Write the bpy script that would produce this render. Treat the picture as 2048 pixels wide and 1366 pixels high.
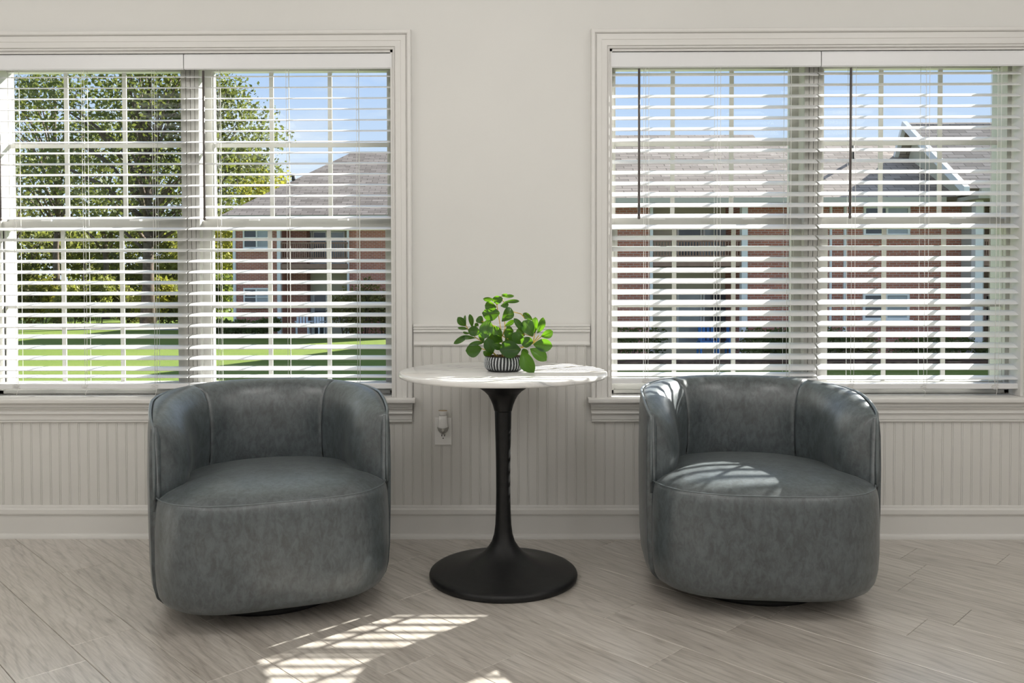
import bpy, math, random
import numpy as np
from mathutils import Vector, Matrix, Euler

PI = math.pi
R = math.radians
scene = bpy.context.scene
for o in list(bpy.data.objects):
    bpy.data.objects.remove(o, do_unlink=True)
col = scene.collection

# ------------------------------------------------------------------ camera
CAM_POS = Vector((0.0, -3.56, 1.08))
yaw, pitch, roll = R(0.503), R(-1.258), R(-0.121)
fwd = Vector((-math.sin(yaw) * math.cos(pitch), math.cos(yaw) * math.cos(pitch), math.sin(pitch)))
rgt = fwd.cross(Vector((0, 0, 1))).normalized()
upv = rgt.cross(fwd)
r2 = rgt * math.cos(roll) + upv * math.sin(roll)
u2 = -rgt * math.sin(roll) + upv * math.cos(roll)
cam = bpy.data.cameras.new('camera')
cam.sensor_width = 36.0
cam.lens = 1664.0 / 2048.0 * 36.0
cam.shift_x = 0.01394
cam.shift_y = -0.03585
cam.clip_start = 0.05
cam.clip_end = 600
camo = bpy.data.objects.new('camera', cam)
m = Matrix((r2, u2, -fwd)).transposed().to_4x4()
m.translation = CAM_POS
camo.matrix_world = m
col.objects.link(camo)
scene.camera = camo

# ------------------------------------------------------------------ world, sun, lamps, exposure
SUN_H = Vector((-1.07, -1.0)).normalized()     # travel direction on the ground
SUN_TAN = 0.545
SUN_STRENGTH = 21.0
SKY_STRENGTH = 1.55
LAMP_W = 16.0

w = bpy.data.worlds.new('sky')
scene.world = w
w.use_nodes = True
nt = w.node_tree
nt.nodes.clear()
n_out = nt.nodes.new('ShaderNodeOutputWorld')
n_bg = nt.nodes.new('ShaderNodeBackground')
n_tc = nt.nodes.new('ShaderNodeTexCoord')
n_sep = nt.nodes.new('ShaderNodeSeparateXYZ')
n_rmp = nt.nodes.new('ShaderNodeValToRGB')
n_map = nt.nodes.new('ShaderNodeMapping')
n_map.inputs['Scale'].default_value = (2.2, 2.2, 7.5)
n_noi = nt.nodes.new('ShaderNodeTexNoise')
n_noi.inputs['Scale'].default_value = 1.7
n_noi.inputs['Detail'].default_value = 7
n_noi.inputs['Roughness'].default_value = 0.62
n_cr = nt.nodes.new('ShaderNodeValToRGB')
n_mix = nt.nodes.new('ShaderNodeMix')
n_mix.data_type = 'RGBA'
nt.links.new(n_tc.outputs['Generated'], n_sep.inputs[0])
nt.links.new(n_sep.outputs['Z'], n_rmp.inputs[0])
nt.links.new(n_tc.outputs['Generated'], n_map.inputs[0])
nt.links.new(n_map.outputs[0], n_noi.inputs['Vector'])
nt.links.new(n_noi.outputs['Fac'], n_cr.inputs[0])
els = n_rmp.color_ramp.elements
els[0].position = 0.0
els[0].color = (0.56, 0.61, 0.68, 1)
els[1].position = 1.0
els[1].color = (0.28, 0.40, 0.64, 1)
for ps, c in ((0.11, (0.46, 0.55, 0.67, 1)), (0.25, (0.33, 0.45, 0.66, 1)), (0.55, (0.32, 0.44, 0.65, 1))):
    e = els.new(ps)
    e.color = c
n_cr.color_ramp.elements[0].position = 0.50
n_cr.color_ramp.elements[0].color = (0, 0, 0, 1)
n_cr.color_ramp.elements[1].position = 0.74
n_cr.color_ramp.elements[1].color = (0.75, 0.75, 0.75, 1)
nt.links.new(n_cr.outputs[0], n_mix.inputs[0])
nt.links.new(n_rmp.outputs[0], n_mix.inputs[6])
n_mix.inputs[7].default_value = (0.60, 0.63, 0.68, 1)
nt.links.new(n_mix.outputs[2], n_bg.inputs[0])
n_bg.inputs[1].default_value = SKY_STRENGTH
nt.links.new(n_bg.outputs[0], n_out.inputs[0])

sd = Vector((SUN_H.x, SUN_H.y, -SUN_TAN)).normalized()
sl = bpy.data.lights.new('sun', 'SUN')
sl.energy = SUN_STRENGTH
sl.color = (1.0, 0.965, 0.91)
sl.angle = R(0.53)
so = bpy.data.objects.new('sun', sl)
so.rotation_euler = sd.to_track_quat('-Z', 'Y').to_euler()
so.location = (20, 20, 20)
col.objects.link(so)

CEIL = 2.62
for lx in (-2.1, 0.0, 2.1):
    for ly in (-1.55, -3.5, -5.6):
        la = bpy.data.lights.new('ceiling_light', 'POINT')
        la.shadow_soft_size = 0.30
        la.energy = LAMP_W
        la.color = (1.0, 0.985, 0.96)
        lo = bpy.data.objects.new('ceiling_light', la)
        lo.location = (lx, ly, CEIL - 0.28)
        col.objects.link(lo)

vs = scene.view_settings
vs.view_transform = 'Standard'
vs.look = 'None'
vs.gamma = 1.0
vs.exposure = 0.0
vs.use_curve_mapping = False

# ------------------------------------------------------------------ helpers
class MB:
    """collects shapes; build() links them as ONE mesh object"""
    def __init__(self):
        self.v = []
        self.f = []
        self.s = []
    def add(self, vs_, fs_, smooth=False):
        b = len(self.v)
        self.v += [tuple(p) for p in vs_]
        self.f += [tuple(i + b for i in f) for f in fs_]
        self.s += [smooth] * len(fs_)
        return self
    def box(self, x0, x1, y0, y1, z0, z1):
        vs_ = [(x0, y0, z0), (x1, y0, z0), (x1, y1, z0), (x0, y1, z0),
               (x0, y0, z1), (x1, y0, z1), (x1, y1, z1), (x0, y1, z1)]
        return self.add(vs_, [(0, 3, 2, 1), (4, 5, 6, 7), (0, 1, 5, 4), (1, 2, 6, 5), (2, 3, 7, 6), (3, 0, 4, 7)])
    def loft(self, rings, closed=True, cap=True, smooth=True):
        n = len(rings[0])
        vs_ = [p for r in rings for p in r]
        fs_ = []
        for i in range(len(rings) - 1):
            for j in range(n if closed else n - 1):
                k = (j + 1) % n
                fs_.append((i * n + j, i * n + k, (i + 1) * n + k, (i + 1) * n + j))
        if cap and closed:
            fs_.append(tuple(reversed(range(n))))
            fs_.append(tuple(range((len(rings) - 1) * n, len(rings) * n)))
        return self.add(vs_, fs_, smooth)
    def lathe(self, prof, seg=48, c=(0, 0, 0), smooth=True, cap=True):
        rings = []
        for r, z in prof:
            rings.append([(c[0] + r * math.cos(2 * PI * k / seg), c[1] + r * math.sin(2 * PI * k / seg), c[2] + z) for k in range(seg)])
        return self.loft(rings, True, cap, smooth)
    def tube(self, pts, r, seg=6, smooth=True):
        pts = [Vector(p) for p in pts]
        rr = r if isinstance(r, (list, tuple)) else [r] * len(pts)
        rings = []
        ref = None
        for i, p in enumerate(pts):
            t = (pts[min(i + 1, len(pts) - 1)] - pts[max(i - 1, 0)])
            if t.length < 1e-9:
                t = Vector((0, 0, 1))
            t.normalize()
            if ref is None:
                ref = Vector((0, 1, 0)) if abs(t.y) < 0.9 else Vector((1, 0, 0))
            a = ref - t * ref.dot(t)
            if a.length < 1e-6:
                a = Vector((1, 0, 0)) - t * t.x
            a.normalize()
            ref = a
            b = t.cross(a)
            rings.append([tuple(p + (a * math.cos(2 * PI * k / seg) + b * math.sin(2 * PI * k / seg)) * rr[i]) for k in range(seg)])
        return self.loft(rings, True, True, smooth)
    def prof_x(self, prof, x0, x1):
        """extrude a (y,z) profile along x"""
        return self.loft([[(x0, y, z) for y, z in prof], [(x1, y, z) for y, z in prof]], True, True, False)
    def quad(self, a, b, c, d):
        return self.add([a, b, c, d], [(0, 1, 2, 3)])
    def slab(self, pts, nrm, t):
        """planar polygon given thickness t along -nrm"""
        n = Vector(nrm).normalized() * t
        return self.loft([[tuple(Vector(p) - n) for p in pts], [tuple(p) for p in pts]], True, True, False)
    def mesh(self, name):
        me = bpy.data.meshes.new(name)
        me.from_pydata(self.v, [], self.f)
        me.polygons.foreach_set('use_smooth', self.s)
        me.update()
        import bmesh
        bm = bmesh.new()
        bm.from_mesh(me)
        bmesh.ops.recalc_face_normals(bm, faces=bm.faces)
        bm.to_mesh(me)
        bm.free()
        return me
    def build(self, name, mat, parent=None, loc=(0, 0, 0), rot=(0, 0, 0)):
        return link(name, self.mesh(name), mat, parent, loc, rot)

def link(name, me, mat, parent=None, loc=(0, 0, 0), rot=(0, 0, 0)):
    o = bpy.data.objects.new(name, me)
    if me is not None and mat is not None and not me.materials:
        me.materials.append(mat)
    o.location = loc
    o.rotation_euler = rot
    o.parent = parent
    col.objects.link(o)
    return o

def tag(o, label=None, cat=None, group=None, kind=None):
    if label: o['label'] = label
    if cat: o['category'] = cat
    if group: o['group'] = group
    if kind: o['kind'] = kind
    return o

def empty(name, loc=(0, 0, 0), rz=0.0):
    o = bpy.data.objects.new(name, None)
    o.location = loc
    o.rotation_euler = (0, 0, rz)
    o.empty_display_size = 0.1
    col.objects.link(o)
    return o

def B(*a):
    return MB().box(*a)

# ------------------------------------------------------------------ materials
def new_mat(name):
    mt = bpy.data.materials.new(name)
    mt.use_nodes = True
    t = mt.node_tree
    b = t.nodes['Principled BSDF']
    return mt, t, b

def N(t, kind, **kw):
    n = t.nodes.new(kind)
    for k, v in kw.items():
        if k in n.inputs:
            n.inputs[k].default_value = v
        else:
            setattr(n, k, v)
    return n

def ramp(t, fac, stops):
    n = t.nodes.new('ShaderNodeValToRGB')
    e = n.color_ramp.elements
    e[0].position, e[0].color = stops[0][0], (*stops[0][1], 1)
    e[1].position, e[1].color = stops[-1][0], (*stops[-1][1], 1)
    for p, c in stops[1:-1]:
        x = e.new(p)
        x.color = (*c, 1)
    t.links.new(fac, n.inputs[0])
    return n.outputs[0]

def coords(t, scale=(1, 1, 1), kind='Object', rnd=0.0):
    tc = t.nodes.new('ShaderNodeTexCoord')
    mp = t.nodes.new('ShaderNodeMapping')
    mp.inputs['Scale'].default_value = scale
    t.links.new(tc.outputs[kind], mp.inputs['Vector'])
    if rnd:
        oi = t.nodes.new('ShaderNodeObjectInfo')
        ml = N(t, 'ShaderNodeMath', operation='MULTIPLY')
        ml.inputs[1].default_value = rnd
        t.links.new(oi.outputs['Random'], ml.inputs[0])
        t.links.new(ml.outputs[0], mp.inputs['Location'])
    return mp.outputs[0]

def noise(t, vec, scale, detail=4, rough=0.55, dist=0.0):
    n = t.nodes.new('ShaderNodeTexNoise')
    n.inputs['Scale'].default_value = scale
    n.inputs['Detail'].default_value = detail
    n.inputs['Roughness'].default_value = rough
    n.inputs['Distortion'].default_value = dist
    t.links.new(vec, n.inputs['Vector'])
    return n.outputs['Fac']

def bump(t, b, h, strength, dist=0.002):
    n = t.nodes.new('ShaderNodeBump')
    n.inputs['Strength'].default_value = strength
    n.inputs['Distance'].default_value = dist
    t.links.new(h, n.inputs['Height'])
    t.links.new(n.outputs[0], b.inputs['Normal'])

def mixc(t, fac, a, b_, blend='MIX'):
    n = t.nodes.new('ShaderNodeMix')
    n.data_type = 'RGBA'
    n.blend_type = blend
    if isinstance(fac, float):
        n.inputs[0].default_value = fac
    else:
        t.links.new(fac, n.inputs[0])
    for s, x in ((6, a), (7, b_)):
        if isinstance(x, tuple):
            n.inputs[s].default_value = (*x, 1)
        else:
            t.links.new(x, n.inputs[s])
    return n.outputs[2]

def plain(name, c, rough=0.6, spec=0.4, metal=0.0, var=0.06, vscale=6.0, bmp=0.0, bscale=200.0):
    mt, t, b = new_mat(name)
    v = coords(t)
    f = noise(t, v, vscale, 4)
    lo = tuple(x * (1 - var) for x in c)
    hi = tuple(min(1, x * (1 + var)) for x in c)
    t.links.new(ramp(t, f, [(0.3, lo), (0.7, hi)]), b.inputs['Base Color'])
    b.inputs['Roughness'].default_value = rough
    b.inputs['Specular IOR Level'].default_value = spec
    b.inputs['Metallic'].default_value = metal
    if bmp:
        bump(t, b, noise(t, v, bscale, 3), bmp, 0.001)
    return mt

M = {}
M['wall'] = plain('wall_paint', (0.715, 0.705, 0.68), 0.75, 0.25, var=0.015, vscale=2.0, bmp=0.12, bscale=350)
M['trim'] = plain('trim_paint', (0.72, 0.705, 0.68), 0.42, 0.4, var=0.012, vscale=2.0)
M['bead'] = plain('bead_board_paint', (0.69, 0.675, 0.645), 0.5, 0.35, var=0.015, vscale=2.0)
M['ceil'] = plain('ceiling_paint', (0.82, 0.81, 0.79), 0.85, 0.2, var=0.01)
M['vinyl'] = plain('white_vinyl', (0.54, 0.53, 0.50), 0.4, 0.45, var=0.01)
M['slat'] = plain('blind_slat', (0.77, 0.77, 0.775), 0.35, 0.45, var=0.01, vscale=3)
M['cord'] = plain('cord', (0.82, 0.81, 0.78), 0.8, 0.2, var=0.05)
M['wand'] = plain('tilt_wand', (0.10, 0.085, 0.08), 0.35, 0.5, var=0.1)
M['gasket'] = plain('black_gasket', (0.03, 0.03, 0.028), 0.6, 0.3)
M['iron'] = plain('black_cast_metal', (0.009, 0.009, 0.0095), 0.42, 0.32, var=0.25, vscale=60, bmp=0.25, bscale=500)
M['plastic'] = plain('white_plastic', (0.82, 0.81, 0.79), 0.3, 0.5, var=0.01)
M['slot'] = plain('dark_slot', (0.02, 0.02, 0.02), 0.6, 0.3)
M['lens'] = plain('smoky_lens', (0.36, 0.35, 0.32), 0.15, 0.6, var=0.2, vscale=60)
M['tan'] = plain('tan_cap', (0.50, 0.38, 0.25), 0.5, 0.4)
M['dark_plinth'] = plain('dark_plinth', (0.012, 0.012, 0.012), 0.6, 0.3)
M['whitetrim'] = plain('white_exterior_trim', (0.78, 0.78, 0.78), 0.5, 0.3, var=0.03)
M['gutter'] = plain('taupe_gutter', (0.50, 0.47, 0.40), 0.5, 0.3, var=0.04)
M['wood_brown'] = plain('brown_balcony_wood', (0.30, 0.19, 0.145), 0.7, 0.2, var=0.15)
M['darkglass'] = plain('dark_window_glass', (0.05, 0.06, 0.075), 0.08, 0.6, var=0.2, vscale=1.5)
M['paleglass'] = plain('pale_window_glass', (0.33, 0.37, 0.40), 0.12, 0.6, var=0.15, vscale=1.5)
M['blue'] = plain('blue_cushion', (0.06, 0.22, 0.55), 0.7, 0.2)
M['whiteplastic'] = plain('white_patio_plastic', (0.72, 0.75, 0.80), 0.45, 0.4)
M['mulch'] = plain('brown_mulch', (0.11, 0.065, 0.05), 0.95, 0.1, var=0.5, vscale=5)
M['road'] = plain('grey_path', (0.33, 0.30, 0.28), 0.9, 0.15, var=0.12, vscale=1.0)
M['bark'] = plain('tree_bark', (0.12, 0.095, 0.075), 0.95, 0.1, var=0.4, vscale=5)

def mat_siding(name, c):
    mt, t, b = new_mat(name)
    v = coords(t)
    wv = N(t, 'ShaderNodeTexWave', wave_type='BANDS', bands_direction='Z', wave_profile='SAW')
    wv.inputs['Scale'].default_value = 1.6
    t.links.new(v, wv.inputs['Vector'])
    t.links.new(ramp(t, noise(t, v, 0.7), [(0.3, tuple(x * 0.93 for x in c)), (0.7, c)]), b.inputs['Base Color'])
    bump(t, b, wv.outputs['Fac'], 0.6, 0.02)
    b.inputs['Roughness'].default_value = 0.7
    return mt
M['siding'] = mat_siding('taupe_siding', (0.60, 0.56, 0.44))
M['siding_pale'] = mat_siding('pale_siding', (0.52, 0.51, 0.49))

def mat_brick():
    mt, t, b = new_mat('red_brick')
    tc = t.nodes.new('ShaderNodeTexCoord')
    sp = t.nodes.new('ShaderNodeSeparateXYZ')
    cb = t.nodes.new('ShaderNodeCombineXYZ')
    ad = N(t, 'ShaderNodeMath', operation='ADD')
    t.links.new(tc.outputs['Object'], sp.inputs[0])
    t.links.new(sp.outputs['X'], ad.inputs[0])
    t.links.new(sp.outputs['Y'], ad.inputs[1])
    t.links.new(ad.outputs[0], cb.inputs['X'])
    t.links.new(sp.outputs['Z'], cb.inputs['Y'])
    br = t.nodes.new('ShaderNodeTexBrick')
    br.inputs['Scale'].default_value = 1.0
    br.inputs['Brick Width'].default_value = 0.215
    br.inputs['Row Height'].default_value = 0.075
    br.inputs['Mortar Size'].default_value = 0.010
    br.inputs['Color1'].default_value = (0.50, 0.185, 0.12, 1)
    br.inputs['Color2'].default_value = (0.34, 0.12, 0.085, 1)
    br.inputs['Mortar'].default_value = (0.52, 0.45, 0.41, 1)
    t.links.new(cb.outputs[0], br.inputs['Vector'])
    f = noise(t, tc.outputs['Object'], 0.8, 4)
    c = mixc(t, 0.35, br.outputs['Color'], ramp(t, f, [(0.3, (0.32, 0.125, 0.09)), (0.7, (0.52, 0.23, 0.16))]))
    t.links.new(c, b.inputs['Base Color'])
    bump(t, b, br.outputs['Fac'], -0.5, 0.01)
    b.inputs['Roughness'].default_value = 0.9
    b.inputs['Specular IOR Level'].default_value = 0.15
    return mt
M['brick'] = mat_brick()

def mat_shingle():
    mt, t, b = new_mat('brown_shingle')
    v = coords(t)
    br = t.nodes.new('ShaderNodeTexBrick')
    br.inputs['Brick Width'].default_value = 0.55
    br.inputs['Row Height'].default_value = 0.20
    br.inputs['Scale'].default_value = 1.0
    br.inputs['Mortar Size'].default_value = 0.016
    br.inputs['Color1'].default_value = (0.42, 0.345, 0.29, 1)
    br.inputs['Color2'].default_value = (0.21, 0.168, 0.138, 1)
    br.inputs['Mortar'].default_value = (0.11, 0.085, 0.068, 1)
    t.links.new(v, br.inputs['Vector'])
    f = noise(t, v, 0.9, 5)
    c = mixc(t, f, br.outputs['Color'], mixc(t, 0.5, br.outputs['Color'], (0.40, 0.33, 0.28)))
    t.links.new(c, b.inputs['Base Color'])
    bump(t, b, br.outputs['Fac'], -0.8, 0.03)
    b.inputs['Roughness'].default_value = 0.95
    b.inputs['Specular IOR Level'].default_value = 0.1
    return mt
M['shingle'] = mat_shingle()

def mat_lawn():
    mt, t, b = new_mat('lawn_grass')
    v = coords(t, (1, 1, 1))
    f1 = noise(t, v, 0.35, 5, 0.6)
    v2 = coords(t, (3, 9, 1))
    f2 = noise(t, v2, 4.0, 5, 0.7)
    c1 = ramp(t, f1, [(0.3, (0.10, 0.155, 0.028)), (0.7, (0.17, 0.21, 0.045))])
    c2 = ramp(t, f2, [(0.3, (0.08, 0.13, 0.022)), (0.72, (0.22, 0.27, 0.065))])
    t.links.new(mixc(t, 0.5, c1, c2), b.inputs['Base Color'])
    bump(t, b, f2, 0.6, 0.05)
    b.inputs['Roughness'].default_value = 0.9
    b.inputs['Specular IOR Level'].default_value = 0.1
    return mt
M['lawn'] = mat_lawn()

def mat_leaf(name, lo, hi, trans=0.45, vscale=0.6, rough=0.6, spec=0.3):
    mt, t, b = new_mat(name)
    v = coords(t, rnd=9.0)
    f = noise(t, v, vscale, 3, 0.7)
    c = ramp(t, f, [(0.32, lo), (0.68, hi)])
    t.links.new(c, b.inputs['Base Color'])
    b.inputs['Roughness'].default_value = rough
    b.inputs['Specular IOR Level'].default_value = spec
    tr = t.nodes.new('ShaderNodeBsdfTranslucent')
    c2 = mixc(t, 0.5, c, (0.30, 0.34, 0.05))
    t.links.new(c2, tr.inputs['Color'])
    ms = t.nodes.new('ShaderNodeMixShader')
    ms.inputs[0].default_value = trans
    t.links.new(b.outputs[0], ms.inputs[1])
    t.links.new(tr.outputs[0], ms.inputs[2])
    t.links.new(ms.outputs[0], t.nodes['Material Output'].inputs[0])
    return mt
M['fol_green'] = mat_leaf('oak_foliage', (0.045, 0.062, 0.022), (0.14, 0.16, 0.05), 0.32)
M['fol_dark'] = mat_leaf('woods_foliage', (0.045, 0.058, 0.018), (0.17, 0.155, 0.042))
M['fol_yellow'] = mat_leaf('autumn_foliage', (0.18, 0.18, 0.025), (0.44, 0.38, 0.045), 0.4)
M['fol_bush'] = mat_leaf('bush_foliage', (0.09, 0.105, 0.025), (0.34, 0.33, 0.08), 0.45)
M['fol_hedge'] = mat_leaf('hedge_foliage', (0.04, 0.07, 0.022), (0.14, 0.18, 0.05))
M['fol_olive'] = mat_leaf('olive_shrub_foliage', (0.09, 0.09, 0.035), (0.24, 0.21, 0.08))

def mat_houseleaf():
    mt, t, b = new_mat('glossy_green_leaf')
    oi = t.nodes.new('ShaderNodeObjectInfo')
    v = coords(t, rnd=5.0)
    f = noise(t, v, 28, 3)
    a = ramp(t, oi.outputs['Random'], [(0.0, (0.008, 0.034, 0.014)), (0.5, (0.016, 0.058, 0.017)), (1.0, (0.040, 0.105, 0.018))])
    c = mixc(t, f, a, mixc(t, 0.35, a, (0.03, 0.11, 0.02)))
    t.links.new(c, b.inputs['Base Color'])
    b.inputs['Roughness'].default_value = 0.32
    b.inputs['Specular IOR Level'].default_value = 0.5
    tr = t.nodes.new('ShaderNodeBsdfTranslucent')
    tr.inputs['Color'].default_value = (0.13, 0.30, 0.008, 1)
    ms = t.nodes.new('ShaderNodeMixShader')
    ms.inputs[0].default_value = 0.42
    t.links.new(b.outputs[0], ms.inputs[1])
    t.links.new(tr.outputs[0], ms.inputs[2])
    t.links.new(ms.outputs[0], t.nodes['Material Output'].inputs[0])
    return mt
M['leaf'] = mat_houseleaf()
M['stem'] = plain('yellow_brown_stem', (0.55, 0.38, 0.05), 0.6, 0.3, var=0.3, vscale=60)
M['midrib'] = plain('pale_green_midrib', (0.10, 0.17, 0.03), 0.5, 0.3, var=0.2)
M['moss'] = plain('brown_moss', (0.10, 0.07, 0.03), 0.95, 0.1, var=0.6, vscale=120)

def mat_glass():
    mt = bpy.data.materials.new('clear_glass')
    mt.use_nodes = True
    t = mt.node_tree
    t.nodes.remove(t.nodes['Principled BSDF'])
    tr = t.nodes.new('ShaderNodeBsdfTransparent')
    tr.inputs[0].default_value = (0.96, 0.975, 0.97, 1)
    gl = t.nodes.new('ShaderNodeBsdfGlossy')
    gl.inputs['Roughness'].default_value = 0.0
    ms = t.nodes.new('ShaderNodeMixShader')
    ms.inputs[0].default_value = 0.008
    t.links.new(tr.outputs[0], ms.inputs[1])
    t.links.new(gl.outputs[0], ms.inputs[2])
    t.links.new(ms.outputs[0], t.nodes['Material Output'].inputs[0])
    return mt
M['glass'] = mat_glass()

def mat_plank():
    mt, t, b = new_mat('grey_oak_plank')
    big = noise(t, coords(t, (0.9, 7.0, 1), rnd=37.0), 1.6, 6, 0.6, 0.6)
    mid = noise(t, coords(t, (2.2, 26.0, 1), rnd=91.0), 1.7, 6, 0.65, 1.1)
    fine = noise(t, coords(t, (7.0, 130.0, 1), rnd=53.0), 1.5, 3, 0.6)
    wv = N(t, 'ShaderNodeTexWave', wave_type='RINGS', rings_direction='Z', wave_profile='SIN')
    wv.inputs['Scale'].default_value = 2.3
    wv.inputs['Distortion'].default_value = 9.0
    wv.inputs['Detail'].default_value = 3.0
    wv.inputs['Detail Scale'].default_value = 1.2
    t.links.new(coords(t, (0.8, 6.0, 1), rnd=23.0), wv.inputs['Vector'])
    c1 = ramp(t, big, [(0.34, (0.292, 0.257, 0.219)), (0.47, (0.480, 0.439, 0.390)), (0.62, (0.655, 0.614, 0.562))])
    c2 = ramp(t, mid, [(0.33, (0.140, 0.117, 0.097)), (0.43, (0.433, 0.388, 0.339)), (0.53, (0.562, 0.518, 0.468)), (0.66, (0.714, 0.673, 0.620))])
    c = mixc(t, 0.5, c1, c2)
    c3 = ramp(t, fine, [(0.40, (0.257, 0.225, 0.193)), (0.58, (0.679, 0.632, 0.579))])
    c = mixc(t, 0.25, c, c3)
    cw = ramp(t, wv.outputs['Fac'], [(0.0, (0.234, 0.201, 0.170)), (0.28, (0.538, 0.491, 0.439)), (1.0, (0.562, 0.515, 0.462))])
    c = mixc(t, 0.25, c, cw)
    oi = t.nodes.new('ShaderNodeObjectInfo')
    tint = ramp(t, oi.outputs['Random'], [(0.0, (0.94, 0.935, 0.93)), (1.0, (1.05, 1.05, 1.05))])
    c = mixc(t, 1.0, c, tint, 'MULTIPLY')
    t.links.new(c, b.inputs['Base Color'])
    rr = N(t, 'ShaderNodeMapRange')
    rr.inputs['To Min'].default_value = 0.26
    rr.inputs['To Max'].default_value = 0.40
    t.links.new(mid, rr.inputs['Value'])
    t.links.new(rr.outputs[0], b.inputs['Roughness'])
    b.inputs['Specular IOR Level'].default_value = 0.7
    b.inputs['Coat Weight'].default_value = 0.9
    b.inputs['Coat Roughness'].default_value = 0.24
    b.inputs['Coat IOR'].default_value = 1.6
    bump(t, b, fine, 0.10, 0.001)
    return mt
M['plank'] = mat_plank()

def mat_leather():
    mt, t, b = new_mat('mottled_slate_leather')
    v = coords(t, (1, 1, 0.75))
    f1 = noise(t, v, 30, 7, 0.68, 0.5)
    f2 = noise(t, coords(t, (1, 1, 0.5)), 55, 5, 0.65, 0.8)
    f3 = noise(t, v, 4.5, 3, 0.5)
    c1 = ramp(t, f1, [(0.35, (0.0352, 0.0424, 0.0456)), (0.5, (0.0640, 0.0776, 0.0832)), (0.65, (0.0960, 0.1160, 0.1248))])
    c2 = ramp(t, f2, [(0.39, (0.0256, 0.0304, 0.0328)), (0.61, (0.1200, 0.1448, 0.1560))])
    c3 = ramp(t, f3, [(0.36, (0.0504, 0.0600, 0.0632)), (0.64, (0.0864, 0.1056, 0.1144))])
    c = mixc(t, 0.36, mixc(t, 0.25, c1, c3), c2)
    t.links.new(c, b.inputs['Base Color'])
    b.inputs['Roughness'].default_value = 0.35
    b.inputs['IOR'].default_value = 1.65
    b.inputs['Specular IOR Level'].default_value = 0.7
    b.inputs['Sheen Weight'].default_value = 0.06
    b.inputs['Sheen Roughness'].default_value = 0.4
    fb = noise(t, coords(t), 420, 3)
    bump(t, b, fb, 0.10, 0.001)
    return mt
M['leather'] = mat_leather()
M['seam'] = plain('dark_seam', (0.045, 0.053, 0.057), 0.6, 0.3)
M['piping'] = plain('slate_piping', (0.13, 0.152, 0.160), 0.30, 0.8, var=0.12, vscale=40)  # lighter than the leather: bright edge highlight put into the colour

def mat_marble():
    mt, t, b = new_mat('white_marble')
    v = coords(t, (1.0, 2.4, 1.0))
    d = noise(t, v, 2.6, 6, 0.6, 1.4)
    vein = N(t, 'ShaderNodeMath', operation='ABSOLUTE')
    sb = N(t, 'ShaderNodeMath', operation='SUBTRACT')
    sb.inputs[1].default_value = 0.5
    t.links.new(d, sb.inputs[0])
    t.links.new(sb.outputs[0], vein.inputs[0])
    c1 = ramp(t, vein.outputs[0], [(0.0, (0.38, 0.39, 0.40)), (0.022, (0.66, 0.66, 0.66)), (0.075, (0.82, 0.81, 0.79))])
    f = noise(t, v, 1.3, 4)
    c = mixc(t, ramp(t, f, [(0.45, (0, 0, 0)), (0.62, (1, 1, 1))]), (0.81, 0.80, 0.78), c1)
    f2 = noise(t, coords(t), 1.8, 2)
    c = mixc(t, ramp(t, f2, [(0.50, (0, 0, 0)), (0.72, (0.35, 0.35, 0.35))]), c, (0.80, 0.66, 0.47))
    t.links.new(c, b.inputs['Base Color'])
    b.inputs['Roughness'].default_value = 0.16
    b.inputs['Specular IOR Level'].default_value = 0.5
    return mt
M['marble'] = mat_marble()

def mat_pot():
    mt, t, b = new_mat('black_and_white_pot_glaze')
    tc = t.nodes.new('ShaderNodeTexCoord')
    at = t.nodes.new('ShaderNodeAttribute')
    at.attribute_name = 'ridge'
    f = noise(t, tc.outputs['Object'], 190, 5, 0.8)
    ad = N(t, 'ShaderNodeMath', operation='MULTIPLY_ADD')
    ad.inputs[1].default_value = 0.7
    t.links.new(f, ad.inputs[0])
    t.links.new(at.outputs['Fac'], ad.inputs[2])
    t.links.new(ramp(t, ad.outputs[0], [(0.90, (0.016, 0.018, 0.020)), (1.36, (0.52, 0.54, 0.55))]), b.inputs['Base Color'])
    b.inputs['Roughness'].default_value = 0.55
    return mt
M['pot'] = mat_pot()

# ------------------------------------------------------------------ room shell
XL, XR, YB = -3.3, 3.3, -7.0
WIN = [(-2.245, -0.475), (0.445, 2.21)]
HEAD, SILL = 2.090, 0.585
wall = MB()
wall.box(XL, XR, 0, 0.20, HEAD, CEIL)
wall.box(XL, XR, 0, 0.20, -0.1, SILL)
wall.box(XL, WIN[0][0], 0, 0.20, SILL, HEAD)
wall.box(WIN[0][1], WIN[1][0], 0, 0.20, SILL, HEAD)
wall.box(WIN[1][1], XR, 0, 0.20, SILL, HEAD)
wall_back = tag(wall.build('wall_back', M['wall']), 'greige window wall with bead board wainscot below the windows', kind='structure')
tag(B(XL - 0.15, XL, YB - 0.15, 0.20, -0.1, CEIL).build('wall_left', M['wall']), 'plain greige side wall on the left', kind='structure')
tag(B(XR, XR + 0.15, YB - 0.15, 0.20, -0.1, CEIL).build('wall_right', M['wall']), 'plain greige side wall on the right', kind='structure')
tag(B(XL, XR, YB - 0.15, YB, -0.1, CEIL).build('wall_front', M['wall']), 'plain greige wall behind the viewer', kind='structure')
tag(B(XL - 0.15, XR + 0.15, YB - 0.15, 0.20, CEIL, CEIL + 0.15).build('ceiling', M['ceil']), 'plain white ceiling', kind='structure')

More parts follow.
